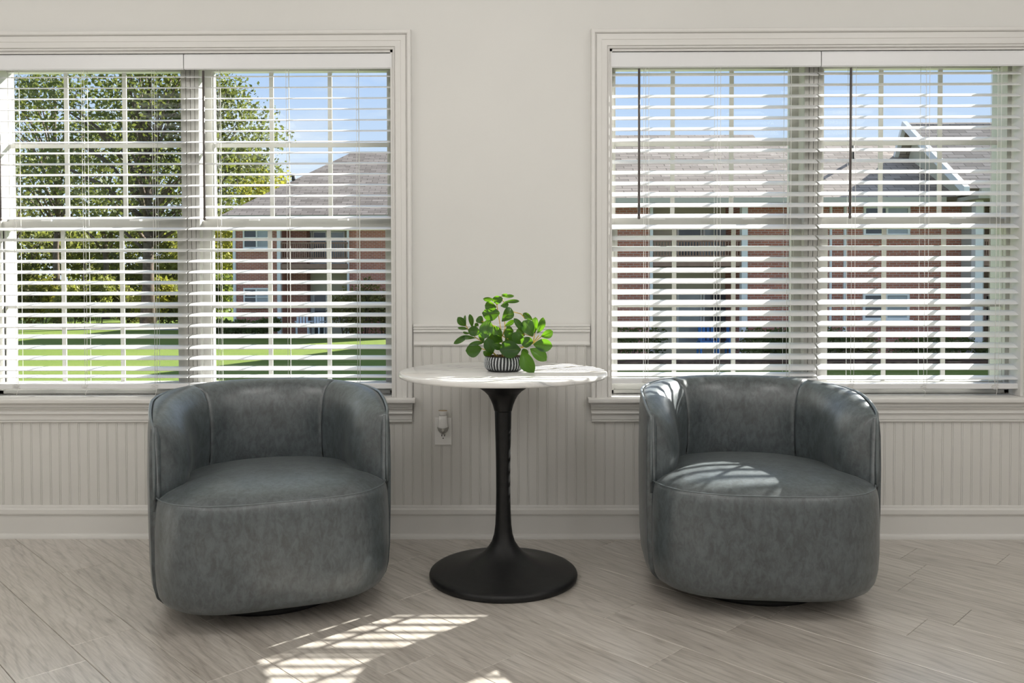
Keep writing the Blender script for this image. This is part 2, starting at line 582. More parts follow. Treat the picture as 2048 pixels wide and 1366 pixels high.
# floor: slab and diagonal planks
floor = tag(B(XL, XR, YB, 0.0, -0.12, -0.006).build('floor', plain('dark_joint', (0.055, 0.043, 0.035), 0.8, 0.2)),
            'diagonal grey oak plank floor', kind='structure')
PW, PL, GAP = 0.186, 1.22, 0.0012
ang = R(-45)
ca, sa = math.cos(ang), math.sin(ang)
def plank_poly(i, j, off):
    x0 = j * PL + off + GAP / 2
    x1 = (j + 1) * PL + off - GAP / 2
    y0 = i * PW + GAP / 2 - 0.021
    y1 = (i + 1) * PW - GAP / 2 - 0.021
    return x0, x1, y0, y1
def clip(poly, a, b, c):
    """keep a*x+b*y<=c"""
    out = []
    for k in range(len(poly)):
        p, q = poly[k], poly[(k + 1) % len(poly)]
        dp, dq = a * p[0] + b * p[1] - c, a * q[0] + b * q[1] - c
        if dp <= 0:
            out.append(p)
        if (dp < 0 < dq) or (dq < 0 < dp):
            s = dp / (dp - dq)
            out.append((p[0] + (q[0] - p[0]) * s, p[1] + (q[1] - p[1]) * s))
    return out
rng = random.Random(5)
far = MB()
cands = []
for i in range(-40, 40):
    off = {0: 0}.get(i, rng.random() * PL)
    for j in range(-9, 9):
        x0, x1, y0, y1 = plank_poly(i, j, off)
        loc = [(x0, y0), (x1, y0), (x1, y1), (x0, y1)]
        wp = [(x * ca - y * sa, x * sa + y * ca) for x, y in loc]
        for (a, b, c) in ((0, 1, -0.002), (0, -1, -YB), (1, 0, XR), (-1, 0, -XL)):
            wp = clip(wp, a, b, c)
            if len(wp) < 3:
                break
        if len(wp) < 3:
            continue
        cx, cy = (x0 + x1) / 2, (y0 + y1) / 2
        wc = (cx * ca - cy * sa, cx * sa + cy * ca)
        cands.append((-max(p[1] for p in wp), wp, wc, len(cands)))
for yy, wp, wc, k in cands:
    if -yy > -2.7:
        lp = [((x - wc[0]) * ca + (y - wc[1]) * sa, -(x - wc[0]) * sa + (y - wc[1]) * ca) for x, y in wp]
        b_ = 0.0012
        cxm = sum(p[0] for p in lp) / len(lp)
        cym = sum(p[1] for p in lp) / len(lp)
        def inset(p, d):
            return (p[0] - math.copysign(min(d, abs(p[0] - cxm)), p[0] - cxm), p[1] - math.copysign(min(d, abs(p[1] - cym)), p[1] - cym))
        rings = [[(x, y, -0.006) for x, y in lp], [(x, y, -b_) for x, y in lp], [(*inset(p, b_), 0.0) for p in lp]]
        pm = MB().loft(rings, True, True, False)
        pm.build('floor_plank', M['plank'], floor, (wc[0], wc[1], 0), (0, 0, ang))
    else:
        far.loft([[(x, y, -0.006) for x, y in wp], [(x, y, 0.0) for x, y in wp]], True, True, False)
tag(far.build('distant_planks', M['plank'], floor), kind='stuff')

# bead boards: children of the wall
PITCH = 0.0411
def bead_mesh(h):
    p = PITCH
    pr = [(0, 0), (0.0, -0.0088), (0.0004, -0.0100), (p - 0.0082, -0.0100), (p - 0.0076, -0.0082), (p - 0.0068, -0.0082), (p - 0.0062, -0.0100),
          (p - 0.0044, -0.0106), (p - 0.0022, -0.0100), (p - 0.0012, -0.0082), (p - 0.0004, -0.0082), (p, -0.0088), (p, 0)]
    return MB().loft([[(x, y, 0) for x, y in pr], [(x, y, h) for x, y in pr]], True, True, False).mesh('bead_board')
tall, short = bead_mesh(0.830 - 0.130), bead_mesh(0.503 - 0.130)
x = -0.392 - PITCH * 70
while x < XR - PITCH:
    if x >= XL + 0.002:
        inpier = x > -0.40 and x + PITCH < 0.372
        link('bead_board', tall if inpier else short, M['bead'], wall_back, (x, 0, 0.130))
    x += PITCH

def prof(pz):  # (z,p) -> (y,z) closed at the wall
    pts = [(-p, z) for z, p in pz]
    return [(0.0, pz[0][0])] + pts + [(0.0, pz[-1][0])]
# baseboard with cap and shoe moulding
base_p = [(0.142, 0.011), (0.138, 0.013), (0.130, 0.014), (0.128, 0.018), (0.124, 0.022), (0.108, 0.023), (0.101, 0.020), (0.0985, 0.015), (0.0, 0.015)]
bb = tag(MB().prof_x(prof(base_p), XL, XR).build('baseboard_back', M['trim']), 'tall greige baseboard with moulded cap', kind='structure')
shoe_p = [(0.0205, 0.0155)] + [(0.020 * math.sin(a), 0.0155 + 0.0125 * math.cos(a)) for a in [R(80), R(60), R(40), R(20), R(0)]]
MB().prof_x(prof(shoe_p), XL, XR).build('shoe_moulding', M['trim'], bb)
# chair rail between the windows
rail_p = [(0.9186, 0.018), (0.916, 0.021), (0.910, 0.021), (0.9085, 0.016), (0.907, 0.016), (0.9055, 0.021), (0.899, 0.021), (0.8978, 0.016), (0.896, 0.016),
          (0.894, 0.021), (0.887, 0.022), (0.8845, 0.018), (0.884, 0.014), (0.878, 0.013), (0.846, 0.013), (0.834, 0.018), (0.828, 0.0165)]
tag(MB().prof_x(prof(rail_p), -0.391, 0.362).build('trim_1', M['trim']), 'moulded chair rail between the two windows', kind='structure')

# ------------------------------------------------------------------ windows
GLASS = {0: [(-2.219, -1.436), (-1.300, -0.517)], 1: [(0.485, 1.267), (1.406, 2.188)]}
cas_p = [(0.0, 0.0), (0.0, 0.010), (0.002, 0.013), (0.005, 0.013), (0.007, 0.008), (0.009, 0.008), (0.011, 0.015), (0.034, 0.017), (0.035, 0.0195),
         (0.055, 0.021), (0.057, 0.015), (0.0595, 0.015), (0.062, 0.025), (0.066, 0.028), (0.076, 0.028), (0.079, 0.024), (0.080, 0.0)]
ap_p = [(0.588, 0.034), (0.5685, 0.034), (0.567, 0.028), (0.565, 0.028), (0.563, 0.033), (0.559, 0.031), (0.553, 0.023), (0.546, 0.022), (0.541, 0.028),
        (0.538, 0.028), (0.5365, 0.020), (0.512, 0.019), (0.510, 0.015), (0.508, 0.021), (0.503, 0.021), (0.500, 0.014), (0.498, 0.012)]
def window(idx):
    x0, x1 = WIN[idx]
    W = empty('window_%d' % (idx + 1), ((x0 + x1) / 2, 0, SILL))
    tag(W, ['double window on the left, looking out on trees and lawn', 'double window on the right, looking out on the brick building'][idx], kind='structure')
    ox, oz = (x0 + x1) / 2, SILL
    def bx(mb, a, b, c, d, e, f):
        return mb.box(a - ox, b - ox, c, d, e - oz, f - oz)
    # casing: three mitred legs
    mb = MB()
    rings = []
    for (px, pz, dx, dz) in ((x0, 0.605, -1, 0), (x0, HEAD - 0.002, -1, 1), (x1, HEAD - 0.002, 1, 1), (x1, 0.605, 1, 0)):
        rings.append([(px + dx * d - ox, -p, pz + dz * d - oz) for d, p in cas_p])
    mb.loft(rings, True, True, False)
    mb.build('casing', M['trim'], W)
    # stool and apron
    sp = [(0.10, 0.586), (0.10, 0.606), (-0.046, 0.606), (-0.0505, 0.6035), (-0.052, 0.598), (-0.052, 0.5895), (-0.050, 0.586)]
    MB().loft([[(x0 - 0.093 - ox, y, z - oz) for y, z in sp], [(x1 + 0.093 - ox, y, z - oz) for y, z in sp]], True, True, False).build('stool', M['trim'], W)
    ap = prof(ap_p)
    MB().loft([[(x0 - 0.081 - ox + (0.59 - z) * 0.06, y, z - oz) for y, z in ap], [(x1 + 0.081 - ox - (0.59 - z) * 0.06, y, z - oz) for y, z in ap]], True, True, False).build('apron', M['trim'], W)
    # jamb liner
    mb = MB()
    bx(mb, x0, x0 + 0.012, 0.001, 0.20, 0.607, HEAD)
    bx(mb, x1 - 0.012, x1, 0.001, 0.20, 0.607, HEAD)
    bx(mb, x0, x1, 0.001, 0.20, HEAD - 0.012, HEAD)
    bx(mb, x0, x1, 0.101, 0.21, SILL, 0.612)
    mb.build('jamb', M['trim'], W)
    # vinyl outer frame
    mb = MB()
    for a, b in ((x0 + 0.012, x0 + 0.030), (x1 - 0.030, x1 - 0.012)):
        bx(mb, a, b, 0.085, 0.20, 0.612, HEAD - 0.012)
    bx(mb, x0 + 0.012, x1 - 0.012, 0.085, 0.20, 2.055, HEAD - 0.012)
    bx(mb, x0 + 0.012, x1 - 0.012, 0.085, 0.20, 0.612, 0.625)
    mb.build('window_frame', M['vinyl'], W)
    # mullion with stepped, grooved face; casing paint, its shade put in as greyer vinyl colour
    (ga, gb), (gc, gd) = GLASS[idx]
    m0, m1 = gb + 0.030, gc - 0.030
    mb = MB()
    bx(mb, m0, m1, 0.075, 0.20, 0.612, HEAD - 0.012)
    n = 4
    for k in range(n):
        a = m0 + (m1 - m0) * (k + 0.06) / n
        b = m0 + (m1 - m0) * (k + 0.94) / n
        bx(mb, a, b, 0.068, 0.075, 0.612, HEAD - 0.012)
    mb.build('mullion', M['vinyl'], W)
    # sashes
    for (g0, g1) in GLASS[idx]:
        for nm, z0, z1, y0, y1 in (('sash', 1.388, 2.036, 0.142, 0.176), ('sash', 0.662, 1.330, 0.098, 0.136)):
            up = z0 > 1
            mb = MB()
            st = 0.030 if up else 0.034
            gi = 0.0 if up else 0.004
            bx(mb, g0 - st, g0 + gi, y0, y1, z0 - 0.045, z1 + 0.042)
            bx(mb, g1 - gi, g1 + st, y0, y1, z0 - 0.045, z1 + 0.042)
            bx(mb, g0 + gi, g1 - gi, y0, y1, z1, z1 + 0.042)
            bx(mb, g0 + gi, g1 - gi, y0, y1, z0 - (0.043 if up else 0.036), z0)
            # glazing bead
            for a, b in ((g0 + gi, g0 + gi + 0.006), (g1 - gi - 0.006, g1 - gi)):
                bx(mb, a, b, y0 + 0.008, y1, z0, z1)
            s = mb.build('sash', M['vinyl'], W)
            yg = (y0 + y1) / 2
            xs = [g0 + (g1 - g0) * k / 3 for k in range(4)]
            zs = [z0, (z0 + z1) / 2, z1]
            hw = 0.0092
            for k in (1, 2):
                bx(MB(), xs[k] - hw, xs[k] + hw, yg - 0.0035, yg + 0.0035, z0, z1).build('muntin', M['vinyl'], s)
            for k in range(3):
                bx(MB(), xs[k] + (hw if k else 0), xs[k + 1] - (hw if k < 2 else 0), yg - 0.0035, yg + 0.0035, zs[1] - hw, zs[1] + hw).build('muntin', M['vinyl'], s)
            for k in range(3):
                for q in range(2):
                    bx(MB(), xs[k] + (hw if k else gi), xs[k + 1] - (hw if k < 2 else gi), yg - 0.002, yg + 0.002,
                       zs[q] + (hw if q else 0), zs[q + 1] - (0 if q else hw)).build('pane', M['glass'], s)
            if not up:
                for fx in (0.25, 0.75):
                    cx = g0 + (g1 - g0) * fx
                    bx(MB(), cx - 0.022, cx + 0.022, 0.099, 0.128, z1 + 0.042, z1 + 0.052).build('sash_lock', M['plastic'], s)
    return W
for i_ in (0, 1):
    window(i_)

# ------------------------------------------------------------------ blinds
def slat_mesh(L):
    n = 6
    top, bot = [], []
    for k in range(n + 1):
        u = k / n * 2 - 1
        yy = u * 0.025
        zz = 0.0022 * (1 - u * u)
        top.append((yy, zz + 0.0014))
        bot.append((yy, zz - 0.0014))
    pr = top + bot[::-1]
    return MB().loft([[(-L / 2, y, z) for y, z in pr], [(L / 2, y, z) for y, z in pr]], True, True, False).mesh('slat')
BY = 0.043
def blind(name, x0, x1, tilt, ladders, wand_x, label, z_first, rail_z, lastgap, flip):
    W = empty(name, ((x0 + x1) / 2, BY, rail_z))
    tag(W, label, 'window blind', 'white horizontal slat blinds in the windows')
    ox, oz = (x0 + x1) / 2, rail_z
    L = x1 - x0
    zt = 2.074
    vp = [(-0.040, 2.010), (-0.040, 2.012), (-0.043, 2.014), (-0.043, zt - 0.006), (-0.040, zt), (-0.033, zt), (-0.033, 2.010)]
    MB().loft([[(x0 - ox - 0.002, y, z - oz) for y, z in vp], [(x1 - ox + 0.002, y, z - oz) for y, z in vp]], True, True, False).build('valance', M['slat'], W)
    B(-L / 2 + 0.003, L / 2 - 0.003, -0.030, 0.028, 2.032 - oz, 2.072 - oz).build('head_rail', M['slat'], W)
    me = slat_mesh(L)
    z = z_first
    n = 0
    pitch_ = 0.0467
    zl = []
    rg = random.Random(int(x0 * 1000))
    while z > rail_z + 0.052:
        zl.append(z)
        z -= pitch_
    zl.append(zl[-1] - lastgap)
    for k, z in enumerate(zl):
        tt = tilt + (rg.random() - 0.5) * 1.2
        if k == len(zl) - 1:
            tt = tilt * 0.55
        link('slat', me, M['slat'], W, (0, 0, z - oz), (R(tt), R((rg.random() - 0.5) * 0.06), 0))
    rp = [(-0.025, -0.010), (-0.025, 0.008), (-0.022, 0.011), (0.022, 0.011), (0.025, 0.008), (0.025, -0.010), (0.022, -0.012), (-0.022, -0.012)]
    MB().loft([[(-L / 2, y, q) for y, q in rp], [(L / 2, y, q) for y, q in rp]], True, True, False).build('bottom_rail', M['slat'], W)
    c, s = math.cos(R(tilt)), math.sin(R(tilt))
    for lx in ladders:
        mb = MB()
        for sy in (-1, 1):
            mb.tube([(lx - ox, sy * 0.0262 * c, 2.034 - oz), (lx - ox, sy * 0.0262 * c, 0.010)], 0.00095, 5)
        for z in zl:
            zz = z - oz - 0.0035
            mb.tube([(lx - ox, -0.0262 * c, zz - 0.0262 * s), (lx - ox, 0.0262 * c, zz + 0.0262 * s)], 0.0007, 4)
        mb.build('ladder_cord', M['cord'], W)
        MB().tube([(lx - ox + 0.012, -0.030, 2.034 - oz), (lx - ox + 0.013, -0.030, 0.9 - oz), (lx - ox + 0.010, -0.030, 0.012)], 0.0010, 5).build('lift_cord', M['cord'], W)
        # loose knotted end at the bottom rail
        pts = []
        ph = rg.random() * 6
        for q in range(34):
            a = q / 33 * 2 * PI * 2.4 + ph
            rr = 0.019 * (0.55 + 0.45 * math.sin(q * 0.37 + ph))
            pts.append((lx - ox + 0.004 + rr * math.cos(a) * 1.05, -0.0285 - 0.004 * math.sin(a * 1.7), 0.002 + rr * 0.55 * math.sin(a) - q * 0.0002))
        pts.append((lx - ox + 0.006, -0.030, -0.022))
        pts.append((lx - ox + 0.002, -0.030, -0.040))
        MB().tube(pts, 0.0011, 5).build('cord_knot', M['cord'], W)
    wd = MB().tube([(wand_x - ox, -0.036, 2.005 - oz), (wand_x - ox, -0.037, 1.70 - oz), (wand_x - ox, -0.036, 1.378 - oz)], 0.0052, 8)
    wd.lathe([(0.002, 0), (0.006, 0.003), (0.006, 0.012), (0.004, 0.018)], 8, (wand_x - ox, -0.036, 1.366 - oz))
    wd.build('tilt_wand', M['wand'], W)
    return W
def BX(u):  # picture column measured at the blinds -> metres along the wall
    return (u - 1010) / 461.0
blind('window_blind', -2.236, -1.374, 15.0, [BX(34), BX(172), BX(312)], BX(10),
      'white slat blind before the big tree trunk, leftmost of the four', 1.987, 0.652, 0.034, False)
blind('window_blind', -1.366, -0.482, 15.5, [BX(440), BX(578), BX(717)], BX(416),
      'white slat blind showing blue sky and hipped roof, nearest left of the plant', 1.987, 0.652, 0.034, False)
blind('window_blind', 0.455, 1.339, 25.0, [BX(1288), BX(1429), BX(1567)], BX(1274),
      'white slat blind nearest right of the plant, its sill end beside the marble table', 1.989, 0.672, 0.030, True)
blind('window_blind', 1.347, 2.198, 23.5, [BX(1694), BX(1838), BX(1978)], BX(1688),
      'white slat blind showing the gabled roof wing, rightmost of the four', 1.990, 0.648, 0.046, True)

# ------------------------------------------------------------------ outlet and night light
ol = empty('wall_outlet', (-0.2655, -0.0105, 0.402))
tag(ol, 'white duplex outlet plate on the bead board wall', 'outlet')
pp = MB()
pp.loft([[(sx * 0.0365, 0, sz) for sx, sz in ((-1, 0), (1, 0), (1, 0.118), (-1, 0.118))],
         [(sx * 0.0365, -0.004, sz) for sx, sz in ((-1, 0), (1, 0), (1, 0.118), (-1, 0.118))],
         [(sx * 0.0345, -0.0065, 0.059 + sz * 0.97) for sx, sz in ((-1, -0.059), (1, -0.059), (1, 0.059), (-1, 0.059))]], True, True, False)
pp.build('cover_plate', M['plastic'], ol)
for zc in (0.037, 0.081):
    rc = MB().loft([[(0.015 * math.copysign(min(1, abs(math.cos(a)) * 1.25), math.cos(a)), y, zc + 0.0145 * math.copysign(min(1, abs(math.sin(a)) * 1.15), math.sin(a))) for a in [2 * PI * k / 24 for k in range(24)]] for y in (-0.006, -0.0082)], True, True, False).build('receptacle', M['plastic'], ol)
    for sx in (-0.006, 0.006):
        B(sx - 0.0016, sx + 0.0016, -0.0088, -0.0078, zc + 0.001, zc + 0.009).build('slot', M['slot'], rc)
    MB().loft([[(0.0026 * math.cos(a), y, zc - 0.007 + 0.0026 * math.sin(a)) for a in [2 * PI * k / 10 for k in range(10)]] for y in (-0.0078, -0.0088)], True, True, False).build('slot', M['slot'], rc)
nl = empty('night_light', (-0.2655, -0.0195, 0.450))
tag(nl, 'white plug-in night light with smoky collar in the outlet', 'night light')
mb = MB()
secs = [(0.010, 0.010, 0.0), (0.016, 0.018, 0.012), (0.0215, 0.024, 0.024), (0.0215, 0.024, 0.034), (0.018, 0.022, 0.060), (0.0165, 0.020, 0.080)]
mb.loft([[(a_ * math.cos(t_), -b_ * 0.5 + b_ * 0.5 * math.sin(t_) - 0.000, z_) for t_ in [2 * PI * k / 24 for k in range(24)]] for a_, b_, z_ in secs])
mb.build('body', M['plastic'], nl)
mb = MB()
secs = [(0.013, 0.014, 0.001), (0.0195, 0.023, 0.010), (0.0235, 0.027, 0.020), (0.0235, 0.027, 0.027)]
mb.loft([[(a_ * math.cos(t_), -b_ * 0.5 + b_ * 0.5 * math.sin(t_) + 0.001, z_ + 0.006 * abs(math.cos(t_))) for t_ in [2 * PI * k / 24 for k in range(24)]] for a_, b_, z_ in secs], True, False)
mb.build('collar', M['lens'], nl)
mb = MB()
secs = [(0.0165, 0.020, 0.080), (0.0155, 0.019, 0.088), (0.0175, 0.021, 0.095), (0.019, 0.022, 0.101)]
mb.loft([[(a_ * math.cos(t_), -b_ * 0.5 + b_ * 0.5 * math.sin(t_), z_) for t_ in [2 * PI * k / 24 for k in range(24)]] for a_, b_, z_ in secs])
mb.build('neck', M['plastic'], nl)
mb = MB()
mb.loft([[(0.0185 * math.cos(t_), -0.011 + 0.011 * math.sin(t_), z_) for t_ in [2 * PI * k / 24 for k in range(24)]] for z_ in (0.101, 0.1035)])
mb.build('cap', M['tan'], nl)
MB().loft([[(r_ * math.cos(a), y, 0.020 + r_ * math.sin(a)) for a in [2 * PI * k / 16 for k in range(16)]] for r_, y in ((0.0075, -0.026), (0.0075, -0.0285), (0.005, -0.0290))]).build('sensor', M['lens'], nl)

# ------------------------------------------------------------------ pedestal table
TX, TY, TZ = -0.008, -0.480, 0.768
tb = empty('pedestal_table', (TX, TY, 0))
tag(tb, 'round white marble topped table on a black tulip pedestal', 'table')
r_ = 0.384
MB().lathe([(0.0, 0.748), (r_ - 0.006, 0.748), (r_ - 0.001, 0.750), (r_, 0.755), (r_, 0.762), (r_ - 0.002, 0.7665), (r_ - 0.006, 0.768), (0.0, 0.768)], 128, cap=False).build('table_top', M['marble'], tb)
MB().lathe([(0.0, 0.748), (0.132, 0.748), (0.130, 0.744), (0.112, 0.726), (0.092, 0.707), (0.070, 0.692), (0.056, 0.678), (0.046, 0.660), (0.038, 0.640), (0.0335, 0.622), (0.0325, 0.618), (0.0, 0.618)], 64, cap=False).build('collar', M['iron'], tb)
MB().lathe([(0.0, 0.618), (0.0305, 0.618), (0.0312, 0.614), (0.0300, 0.56), (0.0280, 0.48), (0.0268, 0.40), (0.0266, 0.32), (0.0275, 0.25), (0.0300, 0.195), (0.0345, 0.160), (0.043, 0.132),
            (0.056, 0.111), (0.075, 0.090), (0.100, 0.072), (0.135, 0.056), (0.175, 0.044), (0.215, 0.0355), (0.250, 0.030), (0.266, 0.0265), (0.273, 0.021), (0.2755, 0.014), (0.2745, 0.006), (0.270, 0.0), (0.0, 0.0)], 96, cap=False).build('pedestal', M['iron'], tb)

# ------------------------------------------------------------------ potted plant
PXY = (-0.004, -0.490)
pl = empty('potted_plant', (PXY[0], PXY[1], TZ))
tag(pl, 'small leafy green artificial plant in a ribbed pot on the marble table', 'plant')
NR = 38
seg = NR * 6
profp = [(0.052, 0.0), (0.060, 0.003), (0.070, 0.014), (0.0735, 0.028), (0.0725, 0.042), (0.0685, 0.052), (0.066, 0.0555), (0.062, 0.0560), (0.060, 0.0500), (0.058, 0.046)]
mb = MB()
rings, ridge = [], []
for i, (r_, z_) in enumerate(profp):
    amp = [0.0, 0.3, 1, 1, 1, 0.8, 0.35, 0.0, 0, 0][i]
    ring = []
    for k in range(seg):
        a = 2 * PI * k / seg
        wob = 0.016 * math.sin(z_ * 60 + a * 3)
        rd = 0.5 + 0.5 * math.cos(NR * (a + wob))
        rr = r_ + amp * 0.0022 * (rd - 0.5) * 2
        ring.append((rr * math.cos(a), rr * math.sin(a), z_))
        ridge.append(rd * min(1, amp * 1.2))
    rings.append(ring)
mb.loft(rings)
po = mb.build('pot', M['pot'], pl)
att = po.data.attributes.new('ridge', 'FLOAT', 'POINT')
att.data.foreach_set('value', ridge)
rg = random.Random(3)
mb = MB()
for k in range(260):
    a, q = rg.random() * 2 * PI, math.sqrt(rg.random()) * 0.056
    c0 = Vector((q * math.cos(a), q * math.sin(a), 0.046))
    mb.tube([c0, c0 + Vector((rg.uniform(-.012, .012), rg.uniform(-.012, .012), rg.uniform(.004, .014)))], 0.0011, 3)
mb.lathe([(0.0, 0.046), (0.058, 0.046), (0.058, 0.043), (0.0, 0.043)], 24, cap=False)
tag(mb.build('moss', M['moss'], pl), kind='stuff')
K = 0.000272
def P3(zx, zy, y=0.0):
    return Vector(((zx - 866) * K, y, (1172 - zy) * K))
def leaf(bx_, by_, tx_, ty_, wd, yb=0.0, yt=0.0, bend=0.12, roll_=0.0):
    b0, t0 = P3(bx_, by_, yb), P3(tx_, ty_, yt)
    ax = t0 - b0
    L = ax.length
    ax.normalize()
    side = Vector((0, -1, 0)).cross(ax)
    if side.length < 0.15:
        side = Vector((1, 0, 0))
    side.normalize()
    side = Matrix.Rotation(roll_, 3, ax) @ side
    nrm = side.cross(ax)
    if nrm.y > 0:
        nrm = -nrm
    wd = wd * K * 0.56
    mb = MB()
    rows = []
    n = 12
    for i in range(n + 1):
        u = i / n
        shp = (math.sin(PI * min(1, u ** 1.30)) ** 0.62) if 0 < u < 1 else 0.0
        shp = max(shp, 0.05 if u < 0.5 else 0.02)
        c = b0 + ax * (L * u) + nrm * (L * bend * math.sin(PI * u))
        row = []
        for s in (-1, -0.55, 0, 0.55, 1):
            row.append(tuple(c + side * (wd * shp * s) + nrm * (wd * (0.30 * abs(s) ** 1.5 - 0.0) * shp)))
        rows.append(row)
    mb.loft(rows, closed=False, cap=False, smooth=True)
    lf = mb.build('leaf', M['leaf'], pl)
    MB().tube([b0 + ax * (L * u) + nrm * (L * bend * math.sin(PI * u) + 0.0004) for u in (0, .25, .5, .75, .92)], [0.0011, 0.0009, 0.0007, 0.0005, 0.0003], 4).build('midrib', M['midrib'], lf)
LV = [
 (720, 195, 583, 190, 62, 0, -.01), (700, 212, 852, 185, 105, -.005, -.02), (830, 158, 1005, 156, 44, .01, .02), (860, 240, 1078, 226, 50, .01, .03),
 (835, 140, 915, 126, 36, .0, -.02), (820, 290, 930, 262, 74, .005, .01), (765, 305, 605, 285, 130, .005, .02), (812, 385, 570, 380, 180, -.005, -.03),
 (836, 500, 960, 315, 150, .0, .02), (665, 460, 600, 725, 165, -.02, -.045), (345, 562, 238, 440, 95, .01, .0), (350, 560, 335, 415, 34, .01, .02),
 (435, 582, 400, 398, 66, .0, -.005), (375, 600, 240, 582, 40, .0, -.02), (378, 612, 548, 650, 125, -.005, -.03), (405, 662, 305, 648, 36, .0, .02),
 (482, 722, 255, 715, 56, -.01, -.02), (380, 690, 188, 795, 70, -.01, -.03), (565, 862, 350, 885, 175, -.02, -.04), (590, 785, 560, 608, 80, -.02, -.03),
 (592, 782, 395, 805, 56, -.02, -.05), (705, 940, 640, 715, 140, -.02, -.04), (872, 850, 702, 795, 90, -.03, -.05), (700, 950, 582, 905, 85, .01, .0),
 (1092, 868, 803, 870, 215, -.045, -.075), (1125, 795, 985, 640, 140, -.03, -.05), (1258, 775, 1085, 735, 140, -.04, -.06), (1142, 665, 998, 455, 88, .0, -.01),
 (1258, 702, 1130, 490, 175, -.005, .01), (1262, 485, 1125, 395, 78, .02, .03), (1285, 665, 1296, 442, 88, .01, .02), (1318, 662, 1395, 442, 98, .0, -.01),
 (1365, 700, 1524, 628, 110, -.02, -.02), (1258, 800, 1512, 820, 160, -.045, -.06), (1215, 858, 1432, 1015, 150, -.04, -.06), (1112, 888, 1265, 1165, 190, -.045, -.08),
 (872, 570, 1010, 488, 62, .02, .03), (690, 545, 830, 720, 115, .0, -.01), (850, 770, 715, 690, 110, -.01, -.02), (960, 760, 890, 600, 120, .01, .0),
 (1010, 770, 930, 650, 100, -.01, -.02), (580, 530, 510, 440, 100, .02, .03), (520, 560, 470, 525, 56, .015, .01), (880, 780, 960, 690, 120, .02, .03),
 (770, 760, 640, 640, 120, .02, .03), (930, 880, 860, 760, 110, -.01, -.02), (1000, 640, 900, 580, 95, .03, .04), (720, 860, 600, 760, 130, .0, .0),
 (1150, 700, 1040, 620, 120, .03, .04), (1180, 960, 1120, 860, 90, -.02, -.03),
]
for i, q in enumerate(LV):
    leaf(*q, bend=0.10 + 0.05 * ((i * 7) % 3 - 1), roll_=R(((i * 37) % 50) - 25))
for pts in (((850, 1000, 0), (832, 660, 0), (792, 420, 0), (770, 275, 0), (722, 196, 0)),
            ((845, 700, 0), (882, 590, 0), (872, 480, .01), (980, 368, .02), (1100, 400, .02), (1158, 472, .02)),
            ((800, 985, -.01), (690, 905, -.02), (562, 861, -.02)),
            ((900, 985, -.02), (1000, 900, -.035), (1092, 845, -.04), (1260, 778, -.035), (1335, 690, -.01)),
            ((780, 985, 0), (600, 790, -.01), (480, 715, -.005), (378, 605, 0), (342, 545, 0.01)),
            ((1260, 778, -.035), (1285, 660, .01)), ((1100, 845, -.04), (1255, 790, -.042), (1370, 700, -.02)), ((850, 700, 0), (960, 760, .0), (1140, 670, 0.0), (1255, 705, -.005)),
            ((832, 640, 0), (690, 530, -.01), (560, 500, .02)), ((770, 275, 0), (830, 158, 0.01), (862, 240, .01))):
    MB().tube([P3(*p) for p in pts], [0.0024] + [0.0017] * (len(pts) - 1), 6).build('stem', M['stem'], pl)

# ------------------------------------------------------------------ barrel chairs
CA, CBK, CFR = 0.401, 0.392, 0.405
def outline(phi, ins=0.0):
    c, s = math.cos(phi), math.sin(phi)
    if s >= 0:
        a, b, n = CA - ins, CBK - ins, 2.15
    else:
        a, b, n = CA - ins, CFR - ins, 3.1
    r = (abs(c / a) ** n + abs(s / b) ** n) ** (-1.0 / n)
    return Vector((r * c, r * s))
def onorm(phi, ins=0.0):
    d = outline(phi + 1e-3, ins) - outline(phi - 1e-3, ins)
    return Vector((d.y, -d.x)).normalized()
def ztop(y):
    z = 0.704 - 0.022 * max(0.0, min(1.0, (0.36 - y) / 0.36))
    if y < 0.02:
        z -= 0.052 * min(1.0, (0.02 - y) / 0.22) ** 1.5
    return z
PH0, PH1 = R(-27), R(207)
NP = 120
phis = [PH0 + (PH1 - PH0) * k / NP for k in range(NP + 1)]
arc = [0.0]
for k in range(NP):
    arc.append(arc[-1] + (outline(phis[k + 1]) - outline(phis[k])).length)
ATOT = arc[-1]
